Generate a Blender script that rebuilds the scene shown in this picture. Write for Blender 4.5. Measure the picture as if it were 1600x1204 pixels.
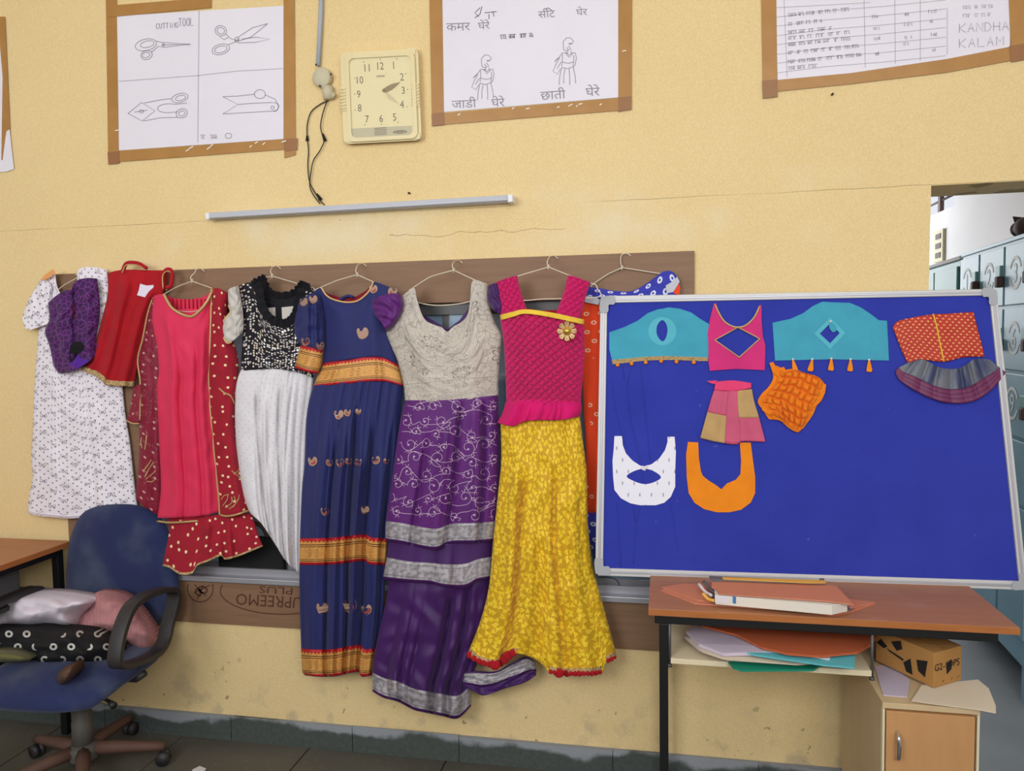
import bpy, bmesh, math, random
import numpy as np
from mathutils import Vector, Matrix
from mathutils.geometry import tessellate_polygon

for _o in list(bpy.data.objects): bpy.data.objects.remove(_o)
SC = bpy.context.scene
COL = SC.collection
rnd = random.Random(7)

# ------------------------------------------------------------------ camera
WALL_Y = 2.75
EYE_Z = 1.609
YAW, PITCH, ROLL = math.radians(11.217), math.radians(-3.621), math.radians(-0.937)
FPX = 1203.0
_f = np.array([-math.sin(YAW)*math.cos(PITCH), math.cos(YAW)*math.cos(PITCH), math.sin(PITCH)])
_r0 = np.array([math.cos(YAW), math.sin(YAW), 0.0])
_u0 = np.cross(_r0, _f)
_r = math.cos(ROLL)*_r0 + math.sin(ROLL)*_u0
_u = -math.sin(ROLL)*_r0 + math.cos(ROLL)*_u0
CAM = np.array([0.0, 0.0, EYE_Z])
cd = bpy.data.cameras.new('camera'); cam = bpy.data.objects.new('camera', cd); COL.objects.link(cam)
M = Matrix.Identity(4)
for i in range(3):
    M[i][0], M[i][1], M[i][2], M[i][3] = _r[i], _u[i], -_f[i], CAM[i]
cam.matrix_world = M
cd.sensor_width = 36.0; cd.sensor_fit = 'HORIZONTAL'; cd.lens = FPX/1600*36.0
cd.clip_start = 0.05
SC.camera = cam

# ------------------------------------------------------------------ world, lights, exposure
w = bpy.data.worlds.new('world'); SC.world = w; w.use_nodes = True
wb = w.node_tree.nodes['Background']; wb.inputs[0].default_value = (0.86, 0.93, 1.0, 1); wb.inputs[1].default_value = 1.6

def area(name, loc, target, sx, sy, power, col=(1, 1, 1)):
    ld = bpy.data.lights.new(name, 'AREA'); ld.shape = 'RECTANGLE'; ld.size = sx; ld.size_y = sy
    ld.energy = power; ld.color = col
    o = bpy.data.objects.new(name, ld); COL.objects.link(o)
    o.location = loc
    d = Vector(target) - Vector(loc)
    o.rotation_euler = d.to_track_quat('-Z', 'Y').to_euler()
    return o
# daylight entering by the windows behind the photographer, and by the window of the next room
area('daylight_window_rear', (-1.9, -1.25, 2.45), (-1.9, 2.75, 2.45), 1.8, 1.3, 62, (0.93, 0.97, 1.0))
area('daylight_window_rear_two', (0.9, -1.25, 2.45), (0.9, 2.75, 2.45), 1.8, 1.3, 56, (0.93, 0.97, 1.0))
area('daylight_next_room', (1.0, 7.35, 2.2), (0.9, 4.0, 1.2), 2.4, 1.4, 72, (0.95, 0.98, 1.0))
SC.view_settings.view_transform = 'Standard'
try: SC.view_settings.look = 'None'
except Exception: pass
SC.view_settings.gamma = 1.0
SC.view_settings.exposure = 0.0
SC.view_settings.use_curve_mapping = False

# ------------------------------------------------------------------ geometry helpers
def ray(px, py):
    return _f + (px-800)/FPX*_r - (py-602)/FPX*_u
def at(px, py, Y):
    d = ray(px, py); return CAM + d*(Y/d[1])
def onz(px, py, z):
    d = ray(px, py); return CAM + d*((z-EYE_Z)/d[2])
def atplane(px, py, P, n, off=0.0):
    d = ray(px, py); P = np.asarray(P); n = np.asarray(n)
    return CAM + d*(((P + n*off - CAM) @ n)/(d @ n))

def link(name, me, mat=None, parent=None, smooth=False):
    o = bpy.data.objects.new(name, me); COL.objects.link(o)
    if mat is not None and len(me.materials) == 0: me.materials.append(mat)
    if parent is not None: o.parent = parent
    if smooth:
        me.polygons.foreach_set('use_smooth', [True]*len(me.polygons))
    return o
def empty(name, loc, label, cat, group=None):
    o = bpy.data.objects.new(name, None); COL.objects.link(o); o.location = tuple(loc)
    o.empty_display_size = 0.05
    o['label'] = label; o['category'] = cat
    if group: o['group'] = group
    bpy.context.view_layer.update()
    return o
def tag(o, label, cat, group=None):
    o['label'] = label; o['category'] = cat
    if group: o['group'] = group
    return o
def struct(o, label=None):
    o['kind'] = 'structure'
    if label: o['label'] = label
    return o
def mk(name, verts, faces, mat, parent=None, smooth=False, uvs=None):
    """mesh from world coordinates, origin at the parent's (or the mesh's lowest centre)"""
    v = np.asarray([tuple(p) for p in verts], dtype=float)
    if parent is not None:
        org = np.array(world_loc(parent))
    else:
        org = np.array([(v[:, 0].min()+v[:, 0].max())/2, (v[:, 1].min()+v[:, 1].max())/2, v[:, 2].min()])
    me = bpy.data.meshes.new(name)
    me.from_pydata([tuple(p) for p in (v-org)], [], [tuple(int(i) for i in f) for f in faces])
    if uvs is not None:
        ul = me.uv_layers.new(name='UVMap')
        li = np.zeros(len(me.loops), dtype=int); me.loops.foreach_get('vertex_index', li)
        ul.data.foreach_set('uv', np.asarray(uvs)[li].astype(np.float32).ravel())
    me.update()
    o = link(name, me, mat, parent, smooth)
    if parent is None: o.location = tuple(org)
    return o
def world_loc(o):
    L = np.zeros(3)
    while o is not None:
        L += np.array(o.location); o = o.parent
    return L

BOXF = [(0, 3, 2, 1), (4, 5, 6, 7), (0, 1, 5, 4), (1, 2, 6, 5), (2, 3, 7, 6), (3, 0, 4, 7)]
def box_vf(lo, hi, R=None, c=None):
    x0, y0, z0 = lo; x1, y1, z1 = hi
    v = [(x0, y0, z0), (x1, y0, z0), (x1, y1, z0), (x0, y1, z0), (x0, y0, z1), (x1, y0, z1), (x1, y1, z1), (x0, y1, z1)]
    return v, BOXF
def box(name, lo, hi, mat, parent=None, bev=0.0, rotz=0.0, pivot=None):
    v, f = box_vf(lo, hi)
    v = np.array(v, dtype=float)
    if rotz:
        p = np.array(pivot if pivot is not None else (v.mean(0)))
        c, s = math.cos(rotz), math.sin(rotz)
        d = v - p
        v = np.stack([p[0]+c*d[:, 0]-s*d[:, 1], p[1]+s*d[:, 0]+c*d[:, 1], v[:, 2]], 1)
    o = mk(name, v, f, mat, parent)
    if bev > 0: bevel(o, bev)
    return o
def bevel(o, wdt, seg=2):
    bm = bmesh.new(); bm.from_mesh(o.data)
    bmesh.ops.recalc_face_normals(bm, faces=bm.faces)
    bmesh.ops.bevel(bm, geom=list(bm.edges), offset=wdt, segments=seg, affect='EDGES', profile=0.5, clamp_overlap=True)
    bm.to_mesh(o.data); bm.free()
def hexa(name, pts8, mat, parent=None, bev=0.0):
    """box from 8 corner points: bottom ring 4 then top ring 4"""
    o = mk(name, pts8, BOXF, mat, parent)
    bm = bmesh.new(); bm.from_mesh(o.data); bmesh.ops.recalc_face_normals(bm, faces=bm.faces); bm.to_mesh(o.data); bm.free()
    if bev > 0: bevel(o, bev)
    return o
def slab_px(name, quad, Y0, Y1, mat, parent=None, bev=0.0):
    """slab whose front face at depth Y0 is traced by 4 px points (TL,TR,BR,BL); straight back to Y1"""
    fr = [at(px, py, Y0) for px, py in quad]
    bk = [np.array([p[0], Y1, p[2]]) for p in fr]
    return hexa(name, [fr[3], fr[2], bk[2], bk[3], fr[0], fr[1], bk[1], bk[0]], mat, parent, bev)

def catmull(P, n=10, closed=False):
    P = np.asarray(P, dtype=float)
    if len(P) < 3: return P
    if closed: Q = np.vstack([P[-1], P, P[0], P[1]])
    else: Q = np.vstack([2*P[0]-P[1], P, 2*P[-1]-P[-2]])
    out = []
    for i in range(len(Q)-3):
        p0, p1, p2, p3 = Q[i:i+4]
        for k in range(n):
            t = k/n
            out.append(0.5*((2*p1)+(-p0+p2)*t+(2*p0-5*p1+4*p2-p3)*t*t+(-p0+3*p1-3*p2+p3)*t**3))
    if not closed: out.append(P[-1])
    return np.array(out)

def tube_vf(path, rad, seg=8, cap=True):
    P = np.asarray(path, dtype=float); n = len(P)
    r = np.full(n, rad) if np.isscalar(rad) else np.asarray(rad)
    T = np.gradient(P, axis=0); T /= np.linalg.norm(T, axis=1)[:, None]+1e-12
    up = np.array([0, 0, 1.0]) if abs(T[0][2]) < .9 else np.array([1.0, 0, 0])
    nrm = np.cross(T[0], up); nrm /= np.linalg.norm(nrm)
    V = []
    for i in range(n):
        nrm = nrm - T[i]*(nrm @ T[i]); nrm /= np.linalg.norm(nrm)+1e-12
        b = np.cross(T[i], nrm)
        for k in range(seg):
            a = 2*math.pi*k/seg
            V.append(P[i] + r[i]*(math.cos(a)*nrm + math.sin(a)*b))
    F = []
    for i in range(n-1):
        for k in range(seg):
            k2 = (k+1) % seg
            F.append((i*seg+k, i*seg+k2, (i+1)*seg+k2, (i+1)*seg+k))
    if cap:
        F.append(tuple(range(seg-1, -1, -1))); F.append(tuple((n-1)*seg+k for k in range(seg)))
    return V, F
def tube(name, path, rad, mat, parent=None, seg=8):
    V, F = tube_vf(path, rad, seg)
    return mk(name, V, F, mat, parent, True)
def join_vf(parts):
    V, F = [], []
    for v, f in parts:
        o = len(V); V += [tuple(p) for p in v]; F += [tuple(i+o for i in q) for q in f]
    return V, F
def lathe(name, c, prof, mat, parent=None, seg=20, axis='z'):
    """profile of (r,h) about a vertical (or y) axis at c"""
    V, F = [], []
    for r, h in prof:
        for k in range(seg):
            a = 2*math.pi*k/seg
            if axis == 'z': V.append((c[0]+r*math.cos(a), c[1]+r*math.sin(a), c[2]+h))
            else: V.append((c[0]+r*math.cos(a), c[1]+h, c[2]+r*math.sin(a)))
    for i in range(len(prof)-1):
        for k in range(seg):
            k2 = (k+1) % seg; F.append((i*seg+k, i*seg+k2, (i+1)*seg+k2, (i+1)*seg+k))
    F.append(tuple(range(seg-1, -1, -1))); F.append(tuple((len(prof)-1)*seg+k for k in range(seg)))
    o = mk(name, V, F, mat, parent, True)
    bm = bmesh.new(); bm.from_mesh(o.data); bmesh.ops.recalc_face_normals(bm, faces=bm.faces); bm.to_mesh(o.data); bm.free()
    return o
def sheet(name, outline, place, mat, parent=None, holes=(), thick=0.003, smooth_n=0, scale=100.0):
    """thin solid cut from cloth/paper: outline and holes in px, place(px,py,off)->world"""
    loops = [np.asarray(outline, float)] + [np.asarray(h, float) for h in holes]
    if smooth_n: loops = [catmull(l, smooth_n, True) for l in loops]
    tris = tessellate_polygon([[Vector((p[0], p[1], 0)) for p in l] for l in loops])
    flat = [p for l in loops for p in l]
    n = len(flat)
    V = [place(p[0], p[1], thick) for p in flat] + [place(p[0], p[1], 0.0) for p in flat]
    F = []
    for t in tris:
        F.append(tuple(t)); F.append(tuple(n+i for i in reversed(t)))
    o = 0
    for l in loops:
        m = len(l)
        for i in range(m):
            j = (i+1) % m; F.append((o+i, o+j, n+o+j, n+o+i))
        o += m
    uv = [(p[0]/scale, -p[1]/scale) for p in flat]*2
    ob = mk(name, V, F, mat, parent, False, uv)
    bm = bmesh.new(); bm.from_mesh(ob.data); bmesh.ops.recalc_face_normals(bm, faces=bm.faces); bm.to_mesh(ob.data); bm.free()
    return ob
def ribbon_vf(pts, place, wpx, off):
    """flat drawn line of width wpx following px points"""
    P = np.asarray(pts, float)
    if len(P) < 2: return [], []
    T = np.gradient(P, axis=0); T /= np.linalg.norm(T, axis=1)[:, None]+1e-9
    N = np.stack([-T[:, 1], T[:, 0]], 1)
    V = []
    for p, q in zip(P, N):
        a = p+q*wpx/2; b = p-q*wpx/2
        V += [place(a[0], a[1], off), place(b[0], b[1], off)]
    F = [(2*i, 2*i+2, 2*i+3, 2*i+1) for i in range(len(P)-1)]
    return V, F
def strokes(name, lines, place, mat, parent, wpx=1.0, off=0.0008):
    V, F = join_vf([ribbon_vf(l, place, wpx, off) for l in lines])
    o = mk(name, V, F, mat, parent); o['kind'] = 'stuff'
    return o
def ell(cx, cy, rx, ry, rot=0, n=22, a0=0, a1=360):
    out = []
    for i in range(n+1):
        a = math.radians(a0+(a1-a0)*i/n); x, y = rx*math.cos(a), ry*math.sin(a)
        c, s = math.cos(math.radians(rot)), math.sin(math.radians(rot))
        out.append((cx+x*c-y*s, cy+x*s+y*c))
    return out
def text_vf(s, size=1.0):
    cu = bpy.data.curves.new('lettering', 'FONT'); cu.body = s; cu.size = size; cu.align_x = 'CENTER'; cu.align_y = 'CENTER'
    cu.resolution_u = 2
    o = bpy.data.objects.new('lettering', cu); COL.objects.link(o)
    dg = bpy.context.evaluated_depsgraph_get()
    me = bpy.data.meshes.new_from_object(o.evaluated_get(dg))
    V = [tuple(v.co) for v in me.vertices]; F = [tuple(p.vertices) for p in me.polygons]
    bpy.data.objects.remove(o); bpy.data.curves.remove(cu); bpy.data.meshes.remove(me)
    return V, F
def text_px(name, s, cx, cy, hpx, place, mat, parent, rot=0.0, sx=1.0, off=0.001, bold=0.0):
    V, F = text_vf(s)
    a = np.array(V); a[:, :2] -= (a[:, :2].max(0)+a[:, :2].min(0))/2
    k = hpx/(a[:, 1].max()-a[:, 1].min())
    c, sn = math.cos(math.radians(rot)), math.sin(math.radians(rot))
    W = []
    for x, y, z in a:
        x *= k*sx; y *= -k
        W.append(place(cx+x*c-y*sn, cy+x*sn+y*c, off))
    return mk(name, W, F, mat, parent)

# ------------------------------------------------------------------ cloth patches (four traced edges, real depth)
def _curve(P, ax, smooth=True):
    P = np.asarray(P, float)
    if smooth and len(P) > 2: P = catmull(P, 8)
    d = np.abs(np.diff(P, axis=0)); wgt = d[:, ax] + 0.3*d[:, 1-ax] + 1e-9
    u = np.concatenate([[0], np.cumsum(wgt)]); u /= u[-1]
    return u, P
class Patch:
    def __init__(s, top, right, bottom, left, Y=2.69, tilt=0.03, bulge=0.03, folds=None, lean=0.0, sm=(1, 1, 1, 1), edge_p=0.5):
        right = [top[-1]] + list(right) + [bottom[-1]]
        left = [top[0]] + list(left) + [bottom[0]]
        s.c = [_curve(top, 0, sm[0]), _curve(right, 1, sm[1]), _curve(bottom, 0, sm[2]), _curve(left, 1, sm[3])]
        s.k = [np.array(top[0], float), np.array(top[-1], float), np.array(bottom[0], float), np.array(bottom[-1], float)]
        s.Y, s.tilt, s.bulge, s.folds, s.lean, s.ep = Y, tilt, bulge, folds, lean, edge_p
        s.W = (np.linalg.norm(s.k[1]-s.k[0])+np.linalg.norm(s.k[3]-s.k[2]))/2
        s.Hh = (np.linalg.norm(s.k[2]-s.k[0])+np.linalg.norm(s.k[3]-s.k[1]))/2
    def px(s, S, T):
        S = np.asarray(S, float); T = np.asarray(T, float)
        ev = lambda c, q: np.stack([np.interp(q, c[0], c[1][:, 0]), np.interp(q, c[0], c[1][:, 1])], -1)
        t, r, b, l = [ev(s.c[i], q) for i, q in ((0, S), (1, T), (2, S), (3, T))]
        S_ = S[..., None]; T_ = T[..., None]
        k = s.k
        return (1-T_)*t + T_*b + (1-S_)*l + S_*r - ((1-S_)*(1-T_)*k[0] + S_*(1-T_)*k[1] + (1-S_)*T_*k[2] + S_*T_*k[3])
    def backY(s, S, T):
        return s.Y + s.tilt*(S-.5) + s.lean*T
    def depth(s, S, T):
        e = np.clip(np.sin(np.pi*np.clip(S, 0, 1)), 0, 1)**s.ep
        y = s.backY(S, T) - 0.004 - e*s.bulge
        if s.folds is not None: y = y - 1.5*s.folds(S, T)*np.clip(e*1.6, 0.25, 1)
        return y
    def pt(s, S, T, off=0.0, back=False):
        S, T = np.broadcast_arrays(np.asarray(S, float), np.asarray(T, float))
        p = s.px(S, T)
        y = s.backY(S, T) if back else np.minimum(s.depth(S, T), s.backY(S, T)-0.002) - off
        d = _f + ((p[..., 0]-800)/FPX)[..., None]*_r - ((p[..., 1]-602)/FPX)[..., None]*_u
        return CAM + d*(y/d[..., 1])[..., None]
    def mesh(s, name, mat, parent, nx=40, ny=60, s0=0, s1=1, t0=0, t1=1, off=0.0, back=True, uv=None, thick=None):
        S, T = np.meshgrid(np.linspace(s0, s1, nx+1), np.linspace(t0, t1, ny+1))
        A = s.pt(S, T, off).reshape(-1, 3)
        if thick is not None:
            B = s.pt(S, T, off-thick).reshape(-1, 3)
        else:
            B = s.pt(S, T, 0, True).reshape(-1, 3)
        if uv is None:
            U = np.stack([S*s.W/100, -T*s.Hh/100], -1).reshape(-1, 2)
        else:
            U = np.stack([S*s.W/100, (T-t0)/(t1-t0)], -1).reshape(-1, 2)
        n = (nx+1)*(ny+1); w_ = nx+1
        F = []
        for j in range(ny):
            for i in range(nx):
                a = j*w_+i
                F.append((a, a+w_, a+w_+1, a+1))
        if back:
            for j in range(ny):
                for i in range(nx):
                    a = n+j*w_+i
                    F.append((a, a+1, a+w_+1, a+w_))
            for i in range(nx):
                F.append((i, i+1, n+i+1, n+i)); a = ny*w_+i; F.append((a+1, a, n+a, n+a+1))
            for j in range(ny):
                a = j*w_; F.append((a+w_, a, n+a, n+a+w_)); a = j*w_+nx; F.append((a, a+w_, n+a+w_, n+a))
            V = np.vstack([A, B]); UV = np.vstack([U, U])
        else:
            V, UV = A, U
        return mk(name, V, F, mat, parent, True, UV)
    def _grid(s):
        if not hasattr(s, 'gp'):
            S, T = np.meshgrid(np.linspace(0, 1, 241), np.linspace(0, 1, 241))
            s.gp = s.px(S, T).reshape(-1, 2).astype(np.float32)
            s.gs = S.ravel(); s.gt = T.ravel()
            s.gy = np.minimum(s.depth(S, T), s.backY(S, T)-.002).ravel()
        return s.gp
    def near(s, x, y):
        g = s._grid(); d = (g[:, 0]-x)**2+(g[:, 1]-y)**2; i = int(d.argmin()); return i, float(d[i])
    def place(s):
        """place(px,py,off) for decorations lying on this cloth"""
        def f(x, y, off):
            i, _ = s.near(x, y)
            return at(x, y, float(s.gy[i]) - off)
        return f
def ramp(t, a, b):
    x = np.clip((t-a)/(b-a+1e-9), 0, 1); return x*x*(3-2*x)
def pleats(n, a0, a1, ph=0.0, jit=.05, sharp=1.0, drift=0.0):
    def f(S, T):
        q = S + jit*np.sin(2*np.pi*(1.3*S+ph)) + .5*jit*np.sin(2*np.pi*(2.9*S+.3*ph)) + drift*(T-.5)*np.sin(3*S+ph)
        ar = np.abs(np.sin(np.pi*(n*q+ph))); k = np.floor(n*q+ph)
        v = (ar**.65)*(.75+.25*np.sin(k*2.4+ph*9))
        return (a0+(a1-a0)*ramp(T, 0, 1))*v
    return f
def ridges(lst):
    def f(S, T):
        o = 0*S
        for (sa, sb, wd, amp, ta, tb) in lst:
            c = sa+(sb-sa)*T
            o = o + amp*np.exp(-((S-c)/wd)**2)*ramp(T, ta, ta+.15)*(1-ramp(T, tb-.15, tb+.001) if tb < 1 else 1)
        return o
    return f
def plus(*fs): return lambda S, T: sum(f(S, T) for f in fs)
def crumple(amp, fx, fy, ph=0.0):
    return lambda S, T: amp*(np.sin(fx*S*6.28+2.1*np.sin(fy*T*6.28+ph))*np.cos(fy*T*6.28+1.3*np.sin(fx*S*4.1+ph)))
def poly_patch(top, right, bottom, left, **k): return Patch(top, right, bottom, left, **k)
# ------------------------------------------------------------------ materials
def lin(c):
    c = c/255.0
    return c/12.92 if c <= .04045 else ((c+.055)/1.055)**2.4
def rgb(r, g, b): return (lin(r), lin(g), lin(b), 1.0)
class G:
    def __init__(s, m):
        s.nt = m.node_tree; s.n = s.nt.nodes; s.l = s.nt.links; s._uv = None; s._ob = None
        s.b = s.n['Principled BSDF']; s.out = s.n['Material Output']
    def setv(s, sock, v):
        if isinstance(v, bpy.types.NodeSocket): s.l.new(v, sock)
        elif v is not None: sock.default_value = v
    def m(s, op, a, b=None, c=None):
        n = s.n.new('ShaderNodeMath'); n.operation = op
        s.setv(n.inputs[0], a)
        if b is not None: s.setv(n.inputs[1], b)
        if c is not None: s.setv(n.inputs[2], c)
        return n.outputs[0]
    def vm(s, op, a, b=None):
        n = s.n.new('ShaderNodeVectorMath'); n.operation = op
        s.setv(n.inputs[0], a)
        if b is not None: s.setv(n.inputs[1], b)
        return n.outputs[0]
    def uv(s):
        if s._uv is None: s._uv = s.n.new('ShaderNodeTexCoord').outputs['UV']
        return s._uv
    def obj(s):
        if s._ob is None: s._ob = s.n.new('ShaderNodeTexCoord').outputs['Object']
        return s._ob
    def geo(s): return s.n.new('ShaderNodeNewGeometry').outputs['Position']
    def sep(s, v):
        n = s.n.new('ShaderNodeSeparateXYZ'); s.setv(n.inputs[0], v); return n.outputs
    def comb(s, x, y, z=0.0):
        n = s.n.new('ShaderNodeCombineXYZ')
        for i, q in enumerate((x, y, z)): s.setv(n.inputs[i], q)
        return n.outputs[0]
    def mp(s, v, sc, rot=(0, 0, 0), loc=(0, 0, 0)):
        n = s.n.new('ShaderNodeMapping'); s.setv(n.inputs[0], v); n.inputs['Scale'].default_value = sc
        n.inputs['Rotation'].default_value = rot; n.inputs['Location'].default_value = loc
        return n.outputs[0]
    def noise(s, v, scale, detail=3, rough=.5, dist=0.0, out=0):
        n = s.n.new('ShaderNodeTexNoise'); s.setv(n.inputs['Vector'], v); n.inputs['Scale'].default_value = scale
        n.inputs['Detail'].default_value = detail; n.inputs['Roughness'].default_value = rough; n.inputs['Distortion'].default_value = dist
        return n.outputs[out]
    def vor(s, v, scale, feat='F1', rand=1.0, out='Distance'):
        n = s.n.new('ShaderNodeTexVoronoi'); n.voronoi_dimensions = '2D'; n.feature = feat; s.setv(n.inputs['Vector'], v); n.inputs['Scale'].default_value = scale
        n.inputs['Randomness'].default_value = rand
        return n.outputs[out]
    def wave(s, v, scale, dist=0.0, dirn='X', prof='SIN'):
        n = s.n.new('ShaderNodeTexWave'); n.wave_type = 'BANDS'; n.bands_direction = dirn; n.wave_profile = prof
        s.setv(n.inputs['Vector'], v); n.inputs['Scale'].default_value = scale; n.inputs['Distortion'].default_value = dist
        return n.outputs[1]
    def mix(s, f, a, b):
        n = s.n.new('ShaderNodeMix'); n.data_type = 'RGBA'
        s.setv(n.inputs[0], f); s.setv(n.inputs[6], a); s.setv(n.inputs[7], b)
        return n.outputs[2]
    def lt(s, a, thr): return s.m('LESS_THAN', a, thr)
    def gt(s, a, thr): return s.m('GREATER_THAN', a, thr)
    def step(s, a, lo, hi):
        n = s.n.new('ShaderNodeMapRange'); n.interpolation_type = 'SMOOTHSTEP'
        s.setv(n.inputs[0], a); n.inputs[1].default_value = lo; n.inputs[2].default_value = hi
        return n.outputs[0]
    def mul(s, a, b): return s.m('MULTIPLY', a, b)
    def mx(s, a, b): return s.m('MAXIMUM', a, b)
    def bump(s, h, strength=.3, dist=.002):
        n = s.n.new('ShaderNodeBump'); s.setv(n.inputs['Height'], h); n.inputs['Strength'].default_value = strength
        n.inputs['Distance'].default_value = dist
        s.l.new(n.outputs[0], s.b.inputs['Normal'])
def mat(name, col=(200, 200, 200), rough=.6, metal=0.0, fn=None, sheen=0.0, spec=.4, alpha=None, trans=None):
    m = bpy.data.materials.new(name); m.use_nodes = True
    g = G(m); b = g.b
    b.inputs['Base Color'].default_value = rgb(*col); b.inputs['Roughness'].default_value = rough; b.inputs['Metallic'].default_value = metal
    b.inputs['Specular IOR Level'].default_value = spec
    if sheen: b.inputs['Sheen Weight'].default_value = sheen; b.inputs['Sheen Roughness'].default_value = .5
    if fn is not None:
        c = fn(g)
        if c is not None: g.l.new(c, b.inputs['Base Color'])
    if alpha is not None:
        a = alpha(g) if callable(alpha) else alpha
        g.setv(b.inputs['Alpha'], a)
    return m
def weave(g, s=60, k=.25):
    u = g.uv(); x = g.wave(u, s, 1.0, 'X'); y = g.wave(u, s, 1.0, 'Y')
    g.bump(g.m('ADD', x, y), k, .0008)
def cloth(name, col, var=.10, rough=.85, sheen=.06, sc=60, k=.25, mott=3.0):
    def fn(g):
        weave(g, sc, k)
        n = g.noise(g.uv(), mott, 3)
        d = tuple(int(max(0, c*(1-var))) for c in col); l = tuple(int(min(255, c*(1+var))) for c in col)
        return g.mix(n, rgb(*d), rgb(*l))
    return mat(name, col, rough, fn=fn, sheen=sheen, spec=.25)
def lattice(g, sx, sy, stag=True, src=None):
    """cell coordinates -.5...5 on a staggered lattice"""
    o = g.sep(src if src is not None else g.uv()); x = g.mul(o[0], sx); y = g.mul(o[1], sy)
    iy = g.m('FLOOR', y); fy = g.m('SUBTRACT', g.m('SUBTRACT', y, iy), .5)
    if stag: x = g.m('ADD', x, g.mul(g.m('MODULO', g.m('ABSOLUTE', iy), 2.0), .5))
    fx = g.m('SUBTRACT', g.m('FRACT', x), .5)
    return fx, fy
def rad(g, fx, fy, kx=1.0, ky=1.0):
    return g.m('SQRT', g.m('ADD', g.m('POWER', g.mul(g.m('ABSOLUTE', fx), kx), 2.0), g.m('POWER', g.mul(g.m('ABSOLUTE', fy), ky), 2.0)))

def f_white_print(g):
    weave(g, 50, .15)
    fx, fy = lattice(g, 9.0, 18); d = g.lt(rad(g, fx, fy, 1, .5), .10)
    bx, by = lattice(g, 3.3, 8.0)
    ax = g.m('ABSOLUTE', bx); ay = g.m('ABSOLUTE', by)
    bow = g.mul(g.lt(ay, g.m('ADD', g.mul(ax, 1.5), .04)), g.lt(ax, .15))
    inner = g.mul(g.lt(ay, g.m('SUBTRACT', g.mul(ax, 1.5), .05)), g.lt(ax, .125))
    ring = g.m('SUBTRACT', bow, inner)
    tail = g.mul(g.lt(g.m('ABSOLUTE', g.m('SUBTRACT', ax, g.mul(by, -.25))), .018), g.mul(g.lt(by, 0.0), g.gt(by, -.34)))
    k = g.mx(g.mul(d, .9), g.mul(g.mx(ring, tail), .62))
    n = g.noise(g.uv(), 1.5, 2)
    return g.mix(k, g.mix(n, rgb(228, 218, 226), rgb(244, 237, 243)), rgb(96, 74, 92))
def f_velvet(g):
    e = g.vor(g.uv(), 14, 'DISTANCE_TO_EDGE'); l = g.lt(e, .07)
    e2 = g.noise(g.uv(), 9, 1)
    c = g.mix(e2, rgb(42, 8, 62), rgb(70, 14, 90))
    return g.mix(g.mul(l, .62), c, rgb(140, 52, 150))
def f_red_dots(g):
    weave(g, 60, .2)
    d = g.vor(g.uv(), 6.6, rand=.7); k = g.lt(d, .125)
    n = g.noise(g.uv(), 5, 2)
    return g.mix(k, g.mix(n, rgb(138, 14, 34), rgb(176, 22, 46)), rgb(244, 214, 170))
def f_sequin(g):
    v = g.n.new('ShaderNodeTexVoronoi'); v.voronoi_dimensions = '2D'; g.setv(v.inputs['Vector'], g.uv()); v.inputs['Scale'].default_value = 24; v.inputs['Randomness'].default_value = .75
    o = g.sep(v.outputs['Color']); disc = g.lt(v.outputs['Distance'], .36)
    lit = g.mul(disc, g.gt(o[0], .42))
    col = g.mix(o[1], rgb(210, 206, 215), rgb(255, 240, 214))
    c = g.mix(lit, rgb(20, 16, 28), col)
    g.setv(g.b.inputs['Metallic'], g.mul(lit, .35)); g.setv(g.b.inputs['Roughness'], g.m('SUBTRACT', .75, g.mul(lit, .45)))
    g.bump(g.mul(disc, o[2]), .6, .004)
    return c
def f_white_net(g):
    weave(g, 80, .2)
    fx, fy = lattice(g, 9, 14); d = g.lt(rad(g, fx, fy, 1, .7), .07)
    n = g.noise(g.uv(), 3, 2)
    return g.mix(d, g.mix(n, rgb(216, 210, 213), rgb(238, 233, 236)), rgb(184, 176, 180))
def f_gold_band(g):
    """woven border: v runs 0 (top) to 1 (bottom)"""
    o = g.sep(g.uv()); u, v = o[0], o[1]
    tri = g.m('ABSOLUTE', g.m('SUBTRACT', g.m('FRACT', g.mul(u, 18)), .5))
    teeth = g.mul(g.lt(v, g.m('ADD', .09, g.mul(tri, .16))), 1.0)
    redb = g.gt(v, .90)
    dk = g.mx(g.mx(g.mul(g.gt(v, .235), g.lt(v, .265)), g.mul(g.gt(v, .31), g.lt(v, .335))), g.mx(g.mul(g.gt(v, .78), g.lt(v, .80)), g.mul(g.gt(v, .84), g.lt(v, .87))))
    fx = g.m('SUBTRACT', g.m('FRACT', g.mul(u, 2.6)), .5); fy = g.m('SUBTRACT', v, .56)
    r1 = rad(g, g.m('SUBTRACT', g.m('ABSOLUTE', fx), .13), fy, 2.4, 1.0)
    ring = g.mul(g.gt(r1, .12), g.lt(r1, .165)); core = g.lt(r1, .05)
    n = g.noise(g.mp(g.uv(), (1, .25, 1)), 30, 2)
    gold = g.mix(n, rgb(190, 126, 58), rgb(232, 176, 98))
    c = g.mix(g.mul(g.mx(ring, core), .7), gold, rgb(150, 84, 40))
    c = g.mix(dk, c, rgb(60, 30, 24))
    c = g.mix(g.mx(teeth, redb), c, rgb(186, 30, 40))
    g.setv(g.b.inputs['Metallic'], .15)
    return c
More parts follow.
